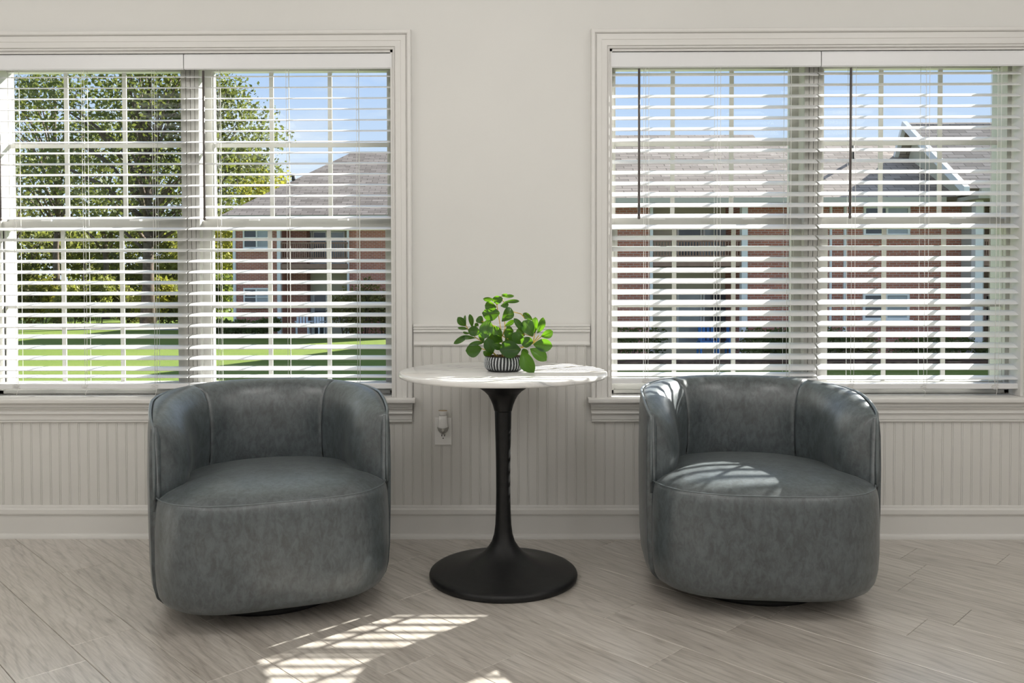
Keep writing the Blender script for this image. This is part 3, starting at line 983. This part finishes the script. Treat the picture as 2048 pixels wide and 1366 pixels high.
def make_chair(label, loc, rz):
    ch = empty('barrel_chair', (loc[0], loc[1], 0), rz)
    tag(ch, label, 'armchair', 'slate barrel armchairs beside the table')
    MB().lathe([(0.0, 0.0), (0.255, 0.0), (0.262, 0.004), (0.262, 0.020), (0.23, 0.024), (0.18, 0.060), (0.0, 0.060)], 48, cap=False).build('swivel_base', M['dark_plinth'], ch)
    # seat body: front face and seat top in one upholstered block
    rows = [(0.052, 0.30), (0.050, 0.12), (0.0505, 0.075), (0.057, 0.048), (0.071, 0.026), (0.093, 0.012), (0.13, 0.004), (0.19, 0.0), (0.30, 0.0), (0.370, 0.004), (0.394, 0.008),
            (0.404, 0.0125), (0.4075, 0.018), (0.4125, 0.026), (0.421, 0.042), (0.432, 0.075), (0.443, 0.13), (0.452, 0.21), (0.456, 0.30)]
    NS = 128
    rings = []
    for z, ins in rows:
        ring = []
        for k in range(NS):
            ph = 2 * PI * k / NS
            s = math.sin(ph)
            p = outline(ph)
            e = max(0.0, min(1.0, (p.y + 0.235) / 0.06))
            e = e * e * (3 - 2 * e)
            n_ = onorm(ph)
            q = p * ((p.length - ins - 0.045 * e) / p.length)
            # seat slopes gently down to the back, droops at the front corners
            zz = z - (0.016 * max(0, min(1, (q.y + 0.1) / 0.4)) if z > 0.40 else 0.0)
            ring.append((q.x, q.y, zz))
        rings.append(ring)
    mb = MB().loft(rings)
    st = mb.build('seat', M['leather'], ch)
    pts = []
    for k in range(61):
        ph = R(-152 + 124 * k / 60)
        p = outline(ph)
        q = p * ((p.length - 0.0142) / p.length)
        pts.append((q.x, q.y, 0.4062))
    MB().tube(pts, 0.0021, 6).build('seat_seam', M['piping'], st)
    # outer shell
    rings = []
    for ph in phis:
        p, n_ = outline(ph), onorm(ph)
        zt = ztop(p.y)
        ring = []
        for d, z in ((0.055, 0.052), (0.032, 0.060), (0.015, 0.078), (0.005, 0.115), (0.0, 0.18), (-0.003, 0.32), (-0.004, 0.46), (-0.002, zt - 0.06), (0.002, zt - 0.012), (0.006, zt),
                     (0.022, zt - 0.004), (0.030, zt - 0.04), (0.032, 0.30), (0.06, 0.075)):
            q = p - n_ * d
            ring.append((q.x, q.y, z))
        rings.append(ring)
    sh = MB().loft(rings).build('outer_shell', M['leather'], ch)
    # padding in three panels: arm, back, arm
    WPAD = 0.128
    def width(k):
        s = min(arc[k], ATOT - arc[k])
        u = min(1.0, s / 0.15)
        return 0.012 + (WPAD - 0.012) * math.sqrt(max(0, 1 - (1 - u) ** 2.3))
    S1, S2 = int(NP * 0.300), int(NP * 0.700)
    def pad(name, k0, k1):
        rings = []
        for k in range(k0, k1 + 1):
            ph = phis[k]
            p, n_ = outline(ph), onorm(ph)
            zt = ztop(p.y)
            w_ = width(k)
            gr = 0.0
            for kk in (S1, S2):
                gr = max(gr, math.exp(-((arc[k] - arc[kk]) / 0.010) ** 2))
            ring = []
            end = min(1.0, min(arc[k], ATOT - arc[k]) / 0.42)
            end = end * end * (3 - 2 * end)
            for f, za, zb in ((0.03, -0.004, -0.004), (0.10, 0.002, 0.007), (0.25, 0.000, 0.014), (0.45, -0.012, 0.016), (0.65, -0.036, 0.007), (0.82, -0.068, -0.014), (0.93, -0.104, -0.045),
                         (0.99, -0.140, -0.085), (1.02, -0.170, -0.13), (1.01, None, 0.47), (0.97, None, 0.44), (0.92, None, 0.40), (0.88, None, 0.36), (0.05, None, 0.36)):
                z = zb if za is None else zt + za + (zb - za) * end
                if za is None and z == 0.47:
                    z = min(z, zt - 0.172)
                d = 0.005 + w_ * f
                if 0.05 < f:
                    d -= 0.005 * gr
                    z -= 0.005 * gr if f < 0.8 else 0
                q = p - n_ * d
                ring.append((q.x, q.y, z))
            rings.append(ring)
        return MB().loft(rings).build(name, M['leather'], ch)
    pad('arm_cushion', 0, S1)
    pad('back_cushion', S1, S2)
    pad('arm_cushion', S2, NP)
    for kk in (S1, S2):
        ph = phis[kk]
        p, n_ = outline(ph), onorm(ph)
        zt = ztop(p.y)
        w_ = width(kk)
        pts = []
        for f, z in ((0.06, zt), (0.25, zt + 0.008), (0.45, zt + 0.006), (0.65, zt - 0.008), (0.82, zt - 0.032), (0.93, zt - 0.064), (0.99, zt - 0.103), (1.02, zt - 0.143), (1.01, 0.47), (0.97, 0.43)):
            q = p - n_ * (w_ * f + 0.001)
            pts.append((q.x, q.y, z))
        MB().tube(pts, 0.0017, 6).build('seam', M['seam'], ch)
    # piping round the top edge and down the arm fronts
    pts = []
    def arm_front(ph, rev):
        p, n_ = outline(ph), onorm(ph)
        t_ = Vector((-n_.y, n_.x))
        if t_.y > 0:
            t_ = -t_
        q = p - n_ * 0.009 + t_ * 0.002
        zt = ztop(p.y)
        L_ = [(q.x, q.y, z) for z in (0.40, 0.46, 0.53, zt - 0.045, zt - 0.02, zt - 0.006)]
        return L_[::-1] if rev else L_
    pts += arm_front(phis[0], False)
    for k in range(2, NP - 1):
        p, n_ = outline(phis[k]), onorm(phis[k])
        q = p - n_ * 0.006
        pts.append((q.x, q.y, ztop(p.y) + 0.003))
    pts += arm_front(phis[-1], True)
    MB().tube(pts, 0.0052, 8).build('piping', M['piping'], sh)
    return ch
make_chair('slate leather barrel armchair left of the table, shaded and turned towards it', (-0.836, -0.608), R(20))
make_chair('slate leather barrel armchair right of the table, with sunlight on its seat', (0.899, -0.517), R(-5))

# ------------------------------------------------------------------ outdoors
GZ = -1.15
rngx = np.random.default_rng(11)
def site(u, v, D):
    """photo bearing and distance -> metres on the site"""
    return Vector(((u - 1010) * D / 1664.0, D - 3.56, 1.08 + (573 - v) * D / 1664.0))
def SX(u, D): return (u - 1010) * D / 1664.0
def SZ(v, D): return 1.08 + (573 - v) * D / 1664.0
MB().box(-160, 160, 0.205, 260, GZ - 0.5, GZ)
lawn = tag(B(-160, 160, 0.6, 260, GZ - 0.5, GZ).build('ground_lawn', M['lawn']), 'sunlit mown lawn outside the windows', kind='structure')
pth = MB()
pth.slab([(-60, 42, GZ + 0.02), (-8, 39, GZ + 0.02), (-8, 41.0, GZ + 0.02), (-60, 45.5, GZ + 0.02)], (0, 0, 1), 0.1)
tag(pth.build('path', M['road']), 'grey path crossing the lawn before the woods', kind='structure')

def leaf_cloud(n, blobs, size, seed, ground=None):
    """real leaf faces scattered through ellipsoidal clumps"""
    rg_ = np.random.default_rng(seed)
    wts = np.array([b[3] * b[4] * b[5] for b in blobs]) ** 0.8
    idx = rg_.choice(len(blobs), n, p=wts / wts.sum())
    d = rg_.normal(size=(n, 3))
    d /= np.linalg.norm(d, axis=1)[:, None]
    rad = rg_.random(n) ** 0.45
    bl = np.array(blobs)[idx]
    c = bl[:, :3] + d * rad[:, None] * bl[:, 3:6]
    if ground is not None:
        c[:, 2] = np.maximum(c[:, 2], ground + rg_.random(n) * 0.1)
    a = rg_.normal(size=(n, 3))
    a /= np.linalg.norm(a, axis=1)[:, None]
    b = np.cross(a, rg_.normal(size=(n, 3)))
    b /= np.linalg.norm(b, axis=1)[:, None]
    s = size * (0.6 + 0.8 * rg_.random(n))[:, None]
    v = np.stack([c - a * s, c - b * s * 0.55, c + a * s, c + b * s * 0.55], 1).reshape(-1, 3)
    me = bpy.data.meshes.new('foliage')
    me.vertices.add(4 * n)
    me.vertices.foreach_set('co', v.astype(np.float32).ravel())
    me.loops.add(4 * n)
    me.loops.foreach_set('vertex_index', np.arange(4 * n, dtype=np.int32))
    me.polygons.add(n)
    me.polygons.foreach_set('loop_start', np.arange(0, 4 * n, 4, dtype=np.int32))
    me.polygons.foreach_set('loop_total', np.full(n, 4, dtype=np.int32))
    me.update()
    me.validate()
    return me

def tree(label, base, height, crown, trunk_r, nleaf, lsize, mat, seed, lean=0.0, group='trees beyond the lawn', low=0.28, name='tree', nblob=16):
    rg_ = random.Random(seed)
    t = empty(name, base)
    tag(t, label, 'tree', group)
    mb = MB()
    pts = [(lean * k * 0.1 + rg_.uniform(-.1, .1), 0, height * 0.9 * k / 6) for k in range(7)]
    pts[0] = (0, 0, -0.1)
    mb.tube(pts, [trunk_r * (1.25 if k == 0 else 1 - 0.13 * k) for k in range(7)], 9)
    mb.build('trunk', M['bark'], t)
    blobs = []
    for k in range(nblob):
        a = rg_.random() * 2 * PI
        hz = height * (low + (1 - low) * (k + 0.5) / nblob)
        prof_ = math.sin(PI * min(0.97, 0.18 + 0.78 * (k + 0.5) / nblob)) ** 0.7
        q = crown * prof_ * rg_.uniform(0.25, 0.85)
        c = (q * math.cos(a), q * math.sin(a), hz)
        s = crown * rg_.uniform(0.26, 0.42) * (20.0 / max(nblob, 12)) ** 0.45
        blobs.append((*c, s * 1.25, s * 1.25, s * 0.62))
        st = height * (low * 0.7 + (0.62 - low * 0.7) * k / nblob)
        MB().tube([(lean * st / height * 0.5, 0, st), (c[0] * 0.5, c[1] * 0.5, st + (hz - st) * 0.65), c], [trunk_r * 0.34, trunk_r * 0.22, trunk_r * 0.08], 5).build('branch', M['bark'], t)
    f = link('foliage', leaf_cloud(nleaf, blobs, lsize, seed), mat, t)
    tag(f, kind='stuff')
    return t
def at_ground(u, D): return (SX(u, D), D - 3.56, GZ)
tree('big oak with a thick trunk on the lawn edge, left window', at_ground(292, 46), 15.5, 6.8, 0.36, 9500, 0.13, M['fol_green'], 21, 0.3, low=0.38, nblob=44)
tree('tall oak with loose green crown left of the thick trunk', at_ground(112, 52), 15.5, 6.0, 0.24, 5500, 0.14, M['fol_green'], 22, low=0.46, nblob=34)
tree('oak whose green branches reach into the blue sky', at_ground(410, 50), 14.5, 5.4, 0.24, 8000, 0.13, M['fol_green'], 23, -0.4, low=0.62, nblob=36)
tree('yellow green autumn tree behind the hipped roof', at_ground(505, 66), 12.4, 5.2, 0.18, 9000, 0.16, M['fol_yellow'], 24, low=0.25)
tree('olive tree second trunk from the thick oak', at_ground(208, 58), 13.0, 5.0, 0.24, 3500, 0.16, M['fol_dark'], 25, low=0.45)
tree('thin dark tree at the far left window edge', at_ground(20, 60), 12.0, 4.5, 0.20, 2500, 0.16, M['fol_dark'], 26, low=0.45)
for k, u in enumerate((-60, 60, 165, 255, 345, 420)):
    lab = ['low woods tree beyond the lawn, outermost left', 'low woods tree between the far left trunks', 'low woods tree left of the olive trunk',
           'low woods tree just left of the thick oak', 'low woods tree just right of the thick oak', 'low woods tree beside the hipped roof corner'][k]
    tree(lab, at_ground(u, 72), 7.5, 4.6, 0.14, 3200, 0.22, M['fol_dark'] if k % 2 else M['fol_bush'], 40 + k, low=0.12, group='low woods trees', nblob=10)

def shrub(name, label, base, rx, ry, h, n, size, mat, seed, group, cat='shrub'):
    t = empty(name, base)
    tag(t, label, cat, group)
    rg_ = random.Random(seed)
    blobs = []
    for k in range(9):
        blobs.append((rg_.uniform(-.6, .6) * rx, rg_.uniform(-.5, .5) * ry, h * rg_.uniform(.25, .72), rx * .48, ry * .55, h * .32))
    f = link('foliage', leaf_cloud(n, blobs, size, seed, 0.0), mat, t)
    tag(f, kind='stuff')
    mb = MB()
    for k in range(5):
        a = k * 1.26
        mb.tube([(0.1 * rx * math.cos(a), 0.1 * ry * math.sin(a), -0.05), (0.4 * rx * math.cos(a), 0.4 * ry * math.sin(a), h * 0.6)], 0.02, 4)
    mb.build('stem', M['bark'], t)
    return t
lbl = ['bright green bush at the woods edge, outermost left', 'olive bush at the woods edge under the far left trunk', 'yellowing bush at the woods edge left of the tall oak',
       'green bush at the woods edge right of the tall oak', 'olive bush at the woods edge left of the thick oak', 'bright bush at the foot of the thick oak',
       'pale green bush at the woods edge right of the thick oak', 'green bush at the woods edge by the mullion', 'dark bush between woods and hipped roof building']
for k, u in enumerate((-30, 25, 82, 140, 195, 250, 305, 360, 438)):
    shrub('bush', lbl[k], at_ground(u, 50 + (k % 3)), 1.35, 1.2, [3.2, 2.6, 3.0, 2.7, 3.1, 2.5, 2.9, 2.7, 3.4][k], 2600, 0.12, [M['fol_bush'], M['fol_olive'], M['fol_yellow'], M['fol_bush']][k % 4] if k < 8 else M['fol_hedge'], 60 + k, 'bushes at the woods edge')

# --- buildings -------------------------------------------------------
def facade_window(bld, u0, u1, v0, v1, D, uc=None, mats=('darkglass', 'paleglass')):
    """frame, two panes, sill; stands 4 cm proud of the brick"""
    x0, x1, z1, z0 = SX(u0, D), SX(u1, D), SZ(v0, D), SZ(v1, D)
    y = D - 3.56
    fr = MB()
    t_ = 0.07
    xm = (x0 + x1) / 2
    fr.box(x0, x1, y - 0.06, y, z1 - t_, z1)
    fr.box(x0, x1, y - 0.06, y, z0, z0 + t_)
    fr.box(x0, x0 + t_, y - 0.06, y, z0 + t_, z1 - t_)
    fr.box(x1 - t_, x1, y - 0.06, y, z0 + t_, z1 - t_)
    fr.box(xm - t_ / 2, xm + t_ / 2, y - 0.06, y, z0 + t_, z1 - t_)
    f = fr.build('window', M['whitetrim'], bld)
    zm = (z0 + z1) / 2
    for k, (a, b) in enumerate(((x0 + t_, xm - t_ / 2), (xm + t_ / 2, x1 - t_))):
        B(a, b, y - 0.025, y - 0.015, z0 + t_, zm - 0.02).build('pane', M[mats[k]], f)
        B(a, b, y - 0.025, y - 0.015, zm + 0.02, z1 - t_).build('pane', M[mats[k]], f)
        B(a, b, y - 0.05, y - 0.01, zm - 0.02, zm + 0.02).build('sash_bar', M['whitetrim'], f)
    B(x0 - 0.08, x1 + 0.08, y - 0.14, y, z0 - 0.08, z0).build('window_sill', M['whitetrim'], f)
def railing(bld, x0, x1, y, z0, z1, mat, n):
    mb = MB().box(x0, x1, y - 0.04, y + 0.04, z1 - 0.07, z1).box(x0, x1, y - 0.03, y + 0.03, z0, z0 + 0.06)
    r = mb.build('railing', mat, bld)
    bm_ = B(-0.02, 0.02, -0.02, 0.02, 0, z1 - z0 - 0.13).mesh('baluster')
    for k in range(n):
        link('baluster', bm_, mat, r, (x0 + (x1 - x0) * (k + 0.5) / n, y, z0 + 0.06))
def plane_part(name, mat, bld, a, b, c, d, t_=0.12):
    """roof plane a,b (eave) c,d (ridge): own axes so the shingle rows run along the eave"""
    a, b, c, d = map(Vector, (a, b, c, d))
    ex = (b - a).normalized()
    nz = ex.cross(d - a).normalized()
    if nz.z < 0:
        nz = -nz
    ey = nz.cross(ex)
    mw = Matrix((ex, ey, nz)).transposed().to_4x4()
    mw.translation = a
    inv = mw.inverted()
    pts = [inv @ p for p in (a, b, c, d)]
    pts = [p for i, p in enumerate(pts) if i == 0 or (p - pts[i - 1]).length > 1e-4]
    o = MB().slab([tuple(p) for p in pts], (0, 0, 1), t_).build(name, mat, bld)
    o.matrix_local = mw
    return o

# right building ------------------------------------------------------
DR = 26.0
YR = DR - 3.56
bR = empty('apartment_building', (0, 0, 0))
tag(bR, 'two storey brick apartment building with gabled wing, seen through the right window', 'building')
def wallbox(bld, x0, x1, y0, y1, z0, z1, mat, name='wall'):
    return B(x0, x1, y0, y1, z0, z1).build(name, M[mat], bld)
zE = 3.78
xr0, xr1 = SX(1304, DR), SX(1478, DR)
xE = SX(1917, DR)
wallbox(bR, 1.6, xr0, YR, YR + 10, GZ, zE, 'brick')
wallbox(bR, xr1, xE, YR, YR + 10, GZ, zE, 'brick')
wallbox(bR, xr0, xr1, YR + 1.7, YR + 2.0, GZ, zE, 'siding', 'recess_wall')
zB = SZ(534, DR)
wallbox(bR, xr0, xr1, YR - 0.25, YR + 1.7, zB, SZ(524, DR), 'wood_brown', 'balcony_floor')
railing(bR, xr0, xr1, YR - 0.18, SZ(516, DR), SZ(481, DR), M['wood_brown'], 30)
wallbox(bR, xr1 - 0.02, xr1 + 0.16, YR - 0.30, YR - 0.05, GZ, zE, 'whitetrim', 'column')
wallbox(bR, xr0 - 0.09, xr0 + 0.0, YR - 0.12, YR, GZ, zE, 'whitetrim', 'downspout')
for (u0, u1, v0, v1, mt) in ((1352, 1402, 585, 690, 'paleglass'), (1404, 1462, 585, 690, 'darkglass'), (1352, 1402, 447, 524, 'darkglass'), (1404, 1462, 447, 524, 'paleglass')):
    D = DR + 1.68
    x0, x1, z1, z0 = SX(u0, D), SX(u1, D), SZ(v0, D), SZ(v1, D)
    f = MB().box(x0, x0 + .06, YR + 1.60, YR + 1.7, z0, z1).box(x1 - .06, x1, YR + 1.60, YR + 1.7, z0, z1).box(x0 + .06, x1 - .06, YR + 1.60, YR + 1.7, z1 - .06, z1).box(x0 + .06, x1 - .06, YR + 1.60, YR + 1.7, z0, z0 + .06).build('patio_door', M['whitetrim'], bR)
    B(x0 + .06, x1 - .06, YR + 1.64, YR + 1.66, z0 + .06, z1 - .06).build('pane', M[mt], f)
facade_window(bR, 1722, 1814, 415, 474, DR)
facade_window(bR, 1722, 1814, 588, 641, DR)
facade_window(bR, 1140, 1195, 588, 641, DR)
wallbox(bR, SX(1655, DR), SX(1659, DR), YR - 0.09, YR, GZ, zE, 'whitetrim', 'downspout')
wallbox(bR, SX(1683, DR), SX(1687, DR), YR - 0.09, YR, GZ, zE, 'whitetrim', 'downspout')
wallbox(bR, SX(1575, DR), SX(1579, DR), YR - 0.09, YR, GZ, zE, 'whitetrim', 'downspout')
eY = YR - 0.65
zEv = 3.76
slope = 0.53
def RZ(y): return zEv + (y - eY) * slope
yr1, yr2 = 30.77 - 3.56, 29.75 - 3.56
plane_part('roof', M['shingle'], bR, (1.2, eY, zEv), (9.12, eY, zEv), (9.12, yr1, RZ(yr1)), (1.2, yr1, RZ(yr1)))
plane_part('roof', M['shingle'], bR, (9.12, eY, zEv), (14.6, eY, zEv), (14.6, yr2, RZ(yr2)), (9.12, yr2, RZ(yr2)))
plane_part('roof', M['shingle'], bR, (9.12, 2 * yr1 - eY, zEv), (1.2, 2 * yr1 - eY, zEv), (1.2, yr1, RZ(yr1)), (9.12, yr1, RZ(yr1)))
plane_part('roof', M['shingle'], bR, (14.6, 2 * yr2 - eY, zEv), (9.12, 2 * yr2 - eY, zEv), (9.12, yr2, RZ(yr2)), (14.6, yr2, RZ(yr2)))
wallbox(bR, 1.2, 13.3, eY - 0.12, eY + 0.02, zEv - 0.16, zEv - 0.01, 'gutter', 'gutter')
wallbox(bR, 1.2, 13.3, eY + 0.02, YR, zEv - 0.20, zEv - 0.14, 'gutter', 'soffit')
MB().tube([(SX(1700, 28.16), 24.6, RZ(24.6) - 0.1), (SX(1700, 28.16), 24.6, RZ(24.6) + 0.55)], 0.06, 8).build('vent_pipe', M['slot'], bR)
# gabled wing
gx, gr_y, ge_y = 13.4, 28.0 - 3.56, 24.2 - 3.56
gz_r, gz_e = SZ(250, 28.0), SZ(381, 24.3)
gb_y = gr_y + 1.6
plane_part('wing_roof', M['shingle'], bR, (gx, ge_y, gz_e), (26, ge_y, gz_e), (26, gr_y, gz_r), (gx, gr_y, gz_r))
plane_part('wing_roof', M['shingle'], bR, (26, gb_y, gz_e), (gx, gb_y, gz_e), (gx, gr_y, gz_r), (26, gr_y, gz_r))
for (ya, yb) in ((ge_y, gr_y), (gb_y, gr_y)):
    MB().loft([[(gx - 0.14, ya, gz_e - 0.20), (gx + 0.02, ya, gz_e - 0.20), (gx + 0.02, ya, gz_e + 0.05), (gx - 0.14, ya, gz_e + 0.05)],
               [(gx - 0.14, yb, gz_r - 0.20), (gx + 0.02, yb, gz_r - 0.20), (gx + 0.02, yb, gz_r + 0.05), (gx - 0.14, yb, gz_r + 0.05)]], True, True, False).build('rake_board', M['whitetrim'], bR)
MB().loft([[(x_, ge_y + 0.4, gz_e - 0.1), (x_, gb_y - 0.4, gz_e - 0.1), (x_, gr_y, gz_r - 0.2)] for x_ in (gx + 0.3, gx + 0.5)], True, True, False).build('gable_wall', M['siding'], bR)
wallbox(bR, gx + 0.3, 26, ge_y - 0.12, ge_y + 0.04, gz_e - 0.14, gz_e, 'gutter', 'gutter')
wallbox(bR, gx + 0.3, 26, ge_y + 0.04, gb_y - 0.3, gz_e - 0.28, gz_e - 0.16, 'gutter', 'soffit')
yW = 25.2 - 3.56
wallbox(bR, xE, xE + 0.25, yW, YR, GZ, gz_e - 0.28, 'siding_pale', 'wing_wall')
wallbox(bR, xE + 0.25, 26, YR + 1.2, YR + 1.4, GZ, gz_e - 0.28, 'siding', 'wing_wall')
wallbox(bR, SX(2003, 25.2), 26, yW, yW + 0.3, GZ, gz_e - 0.28, 'brick', 'wing_wall')
wallbox(bR, SX(1949, 24.8), SX(1964, 24.8), yW - 0.3, yW - 0.08, GZ, gz_e - 0.28, 'whitetrim', 'column')
wallbox(bR, xE + 0.25, SX(2003, 25.2), yW, YR + 1.2, SZ(534, 25.2), SZ(524, 25.2), 'wood_brown', 'balcony_floor')
railing(bR, xE + 0.25, SX(2003, 25.2), yW + 0.08, SZ(516, 25.2), SZ(481, 25.2), M['wood_brown'], 9)
facade_window(bR, 1962, 2000, 590, 645, DR + 1.1)
tag(B(1.0, 14.0, YR - 2.2, YR - 0.02, GZ, GZ + 0.06).build('mulch_bed', M['mulch']), 'brown mulch bed along the brick wall', 'mulch bed', kind='structure')
# blue patio seats behind the column
def patio_chair(label, x, y, mat, s=1.0, rz=0.0, group='patio chairs'):
    c = empty('patio_chair', (x, y, GZ + 0.0), rz)
    tag(c, label, 'chair', group)
    B(-.26 * s, .26 * s, -.25 * s, .25 * s, .40 * s, .45 * s).build('seat', mat, c)
    for k in range(4):
        B(-.24 * s + k * .13 * s, -.15 * s + k * .13 * s, .23 * s, .27 * s, .46 * s, .92 * s).build('back_slat', mat, c)
    B(-.27 * s, .27 * s, .22 * s, .28 * s, .92 * s, .99 * s).build('top_rail', mat, c)
    for sx in (-1, 1):
        B(sx * .29 * s - .03, sx * .29 * s + .03, -.26 * s, .26 * s, .62 * s, .66 * s).build('armrest', mat, c)
        for sy in (-1, 1):
            B(sx * .26 * s - .03, sx * .26 * s + .03, sy * .23 * s - .03, sy * .23 * s + .03, 0, .62 * s if sy < 0 else .42 * s).build('leg', mat, c)
    return c
patio_chair('blue patio chair in front of the pale sliding door', SX(1415, DR + .7), YR + .7, M['blue'], 1.05, group='blue patio chairs')
patio_chair('blue patio chair half behind the white column', SX(1472, DR + .7), YR + .7, M['blue'], 1.05, group='blue patio chairs')
hl = ['clipped green hedge bush left of the patio', 'clipped green hedge bush right of the white column', 'clipped green bush beside the mullion', 'low clipped bush at the downspout',
      'clipped green bush under the ground floor window, left', 'clipped green bush right of the ground floor window', 'clipped green bush at the pale wing wall', 'low bush at the far right column']
for k, (u, rx, h) in enumerate(((1262, 1.1, 1.15), (1520, .9, 1.1), (1562, .7, 1.2), (1662, .7, 1.15), (1708, .8, 1.0), (1838, 1.0, .8), (1895, .8, .8), (1985, .7, .6))):
    shrub('hedge_bush', hl[k], (SX(u, DR - 1.3), YR - 1.25, GZ), rx, .7, h, 1700, .055, M['fol_hedge'] if k != 4 else M['fol_olive'], 80 + k, 'clipped bushes along the brick building')

# left building -------------------------------------------------------
DL = 38.0
YL = DL - 3.56
bL = empty('apartment_building', (0, 0, 0))
tag(bL, 'two storey brick apartment building with hipped shingle roof, seen through the left window', 'building')
lx0, lx1 = SX(467, DL), SX(930, DL)
lr0, lr1 = SX(564, DL), SX(697, DL)
zEl = SZ(430, DL)
wallbox(bL, lx0, lr0, YL, YL + 11, GZ, zEl, 'brick')
wallbox(bL, lr1, lx1, YL, YL + 11, GZ, zEl, 'brick')
wallbox(bL, lr0, lr1, YL + 1.6, YL + 1.9, GZ, zEl, 'siding', 'recess_wall')
wallbox(bL, lr0, SX(604, DL), YL + 0.9, YL + 1.6, GZ, zEl, 'brick')
wallbox(bL, lr0, lr1, YL - 0.25, YL + 1.6, SZ(537, DL), SZ(527, DL), 'wood_brown', 'balcony_floor')
railing(bL, lr0, lr1, YL - 0.18, SZ(517, DL), SZ(484, DL), M['wood_brown'], 30)
wallbox(bL, SX(557, DL), SX(564, DL), YL - 0.30, YL - 0.08, GZ, zEl, 'whitetrim', 'column')
wallbox(bL, SX(695, DL), SX(699, DL), YL - 0.14, YL, GZ, zEl, 'whitetrim', 'downspout')
wallbox(bL, lx0 - 0.02, lx0 + 0.10, YL - 0.10, YL, GZ, zEl, 'whitetrim', 'downspout')
facade_window(bL, 486, 541, 452, 496, DL)
facade_window(bL, 486, 538, 575, 612, DL)
for (u0, u1, v0, v1, mt) in ((607, 625, 462, 527, 'paleglass'), (626, 654, 462, 527, 'darkglass'), (660, 690, 462, 527, 'paleglass'), (607, 625, 585, 672, 'paleglass'), (626, 654, 585, 672, 'darkglass')):
    D = DL + 1.58
    x0, x1, z1, z0 = SX(u0, D), SX(u1, D), SZ(v0, D), SZ(v1, D)
    f = MB().box(x0, x0 + .06, YL + 1.52, YL + 1.6, z0, z1).box(x1 - .06, x1, YL + 1.52, YL + 1.6, z0, z1).box(x0 + .06, x1 - .06, YL + 1.52, YL + 1.6, z1 - .06, z1).box(x0 + .06, x1 - .06, YL + 1.52, YL + 1.6, z0, z0 + .06).build('patio_door', M['whitetrim'], bL)
    B(x0 + .06, x1 - .06, YL + 1.55, YL + 1.57, z0 + .06, z1 - .06).build('pane', M[mt], f)
ex0, ey0, ez = SX(441, 37.3), 37.3 - 3.56, SZ(429, 37.3)
rx0, ry0, rz_ = SX(700, 43.5), 43.5 - 3.56, SZ(307, 43.5)
ey1 = 2 * ry0 - ey0
exr = lx1 + 0.6
plane_part('roof', M['shingle'], bL, (ex0, ey0, ez), (exr, ey0, ez), (exr, ry0, rz_), (rx0, ry0, rz_))
plane_part('roof', M['shingle'], bL, (exr, ey1, ez), (ex0, ey1, ez), (rx0, ry0, rz_), (exr, ry0, rz_))
plane_part('roof', M['shingle'], bL, (ex0, ey1, ez), (ex0, ey0, ez), (rx0, ry0, rz_), (rx0, ry0, rz_ - 1e-6))
wallbox(bL, ex0, exr, ey0 - 0.13, ey0 + 0.02, ez - 0.20, ez - 0.03, 'gutter', 'gutter')
wallbox(bL, ex0, exr, ey0 + 0.02, YL, ez - 0.26, ez - 0.20, 'gutter', 'soffit')
MB().tube([site(588, 362, 40.6), site(588, 350, 40.6)], 0.09, 8).build('vent_pipe', M['slot'], bL)
patio_chair('white plastic patio chair on the left under the balcony', SX(612, DL + .2), YL - .55, M['whiteplastic'], 1.05, 0.3, 'white patio chairs')
patio_chair('white plastic patio chair on the right under the balcony', SX(640, DL + .2), YL - .65, M['whiteplastic'], 1.05, -0.3, 'white patio chairs')
for k, (u, rx, h, D, mt, lb) in enumerate(((690, .95, 2.3, 36.2, 'fol_olive', 'tall olive shrub right of the patio chairs'), (728, .9, 2.7, 36.6, 'fol_olive', 'tallest olive shrub against the brick wall'), (768, .9, 2.6, 36.6, 'fol_olive', 'tall olive shrub beside the left window jamb'),
                                       (455, .8, .9, 36.4, 'fol_hedge', 'low dark hedge bush at the brick corner'), (492, .8, .85, 36.4, 'fol_hedge', 'low dark hedge bush under the small window'), (530, .8, .9, 36.4, 'fol_hedge', 'low dark hedge bush left of the white column'))):
    shrub('hedge_bush', lb, (SX(u, D), D - 3.56, GZ), rx, .7, h, 2000, .07, M[mt], 100 + k, 'shrubs along the hipped roof building')

# woods closing the view behind everything: leaves nobody could count
wb = []
rw = random.Random(77)
for k in range(60):
    wx = -85 + k * 2.9
    hh = rw.uniform(4.0, 6.5)
    wb.append((wx, 88 + rw.uniform(-3, 3), GZ + hh * 0.45, 2.6, 2.0, hh * 0.55))
tag(link('distant_woods', leaf_cloud(26000, wb, 0.30, 78, GZ), M['fol_dark']), 'dark band of woods far behind the lawn and buildings', 'woods', kind='stuff')
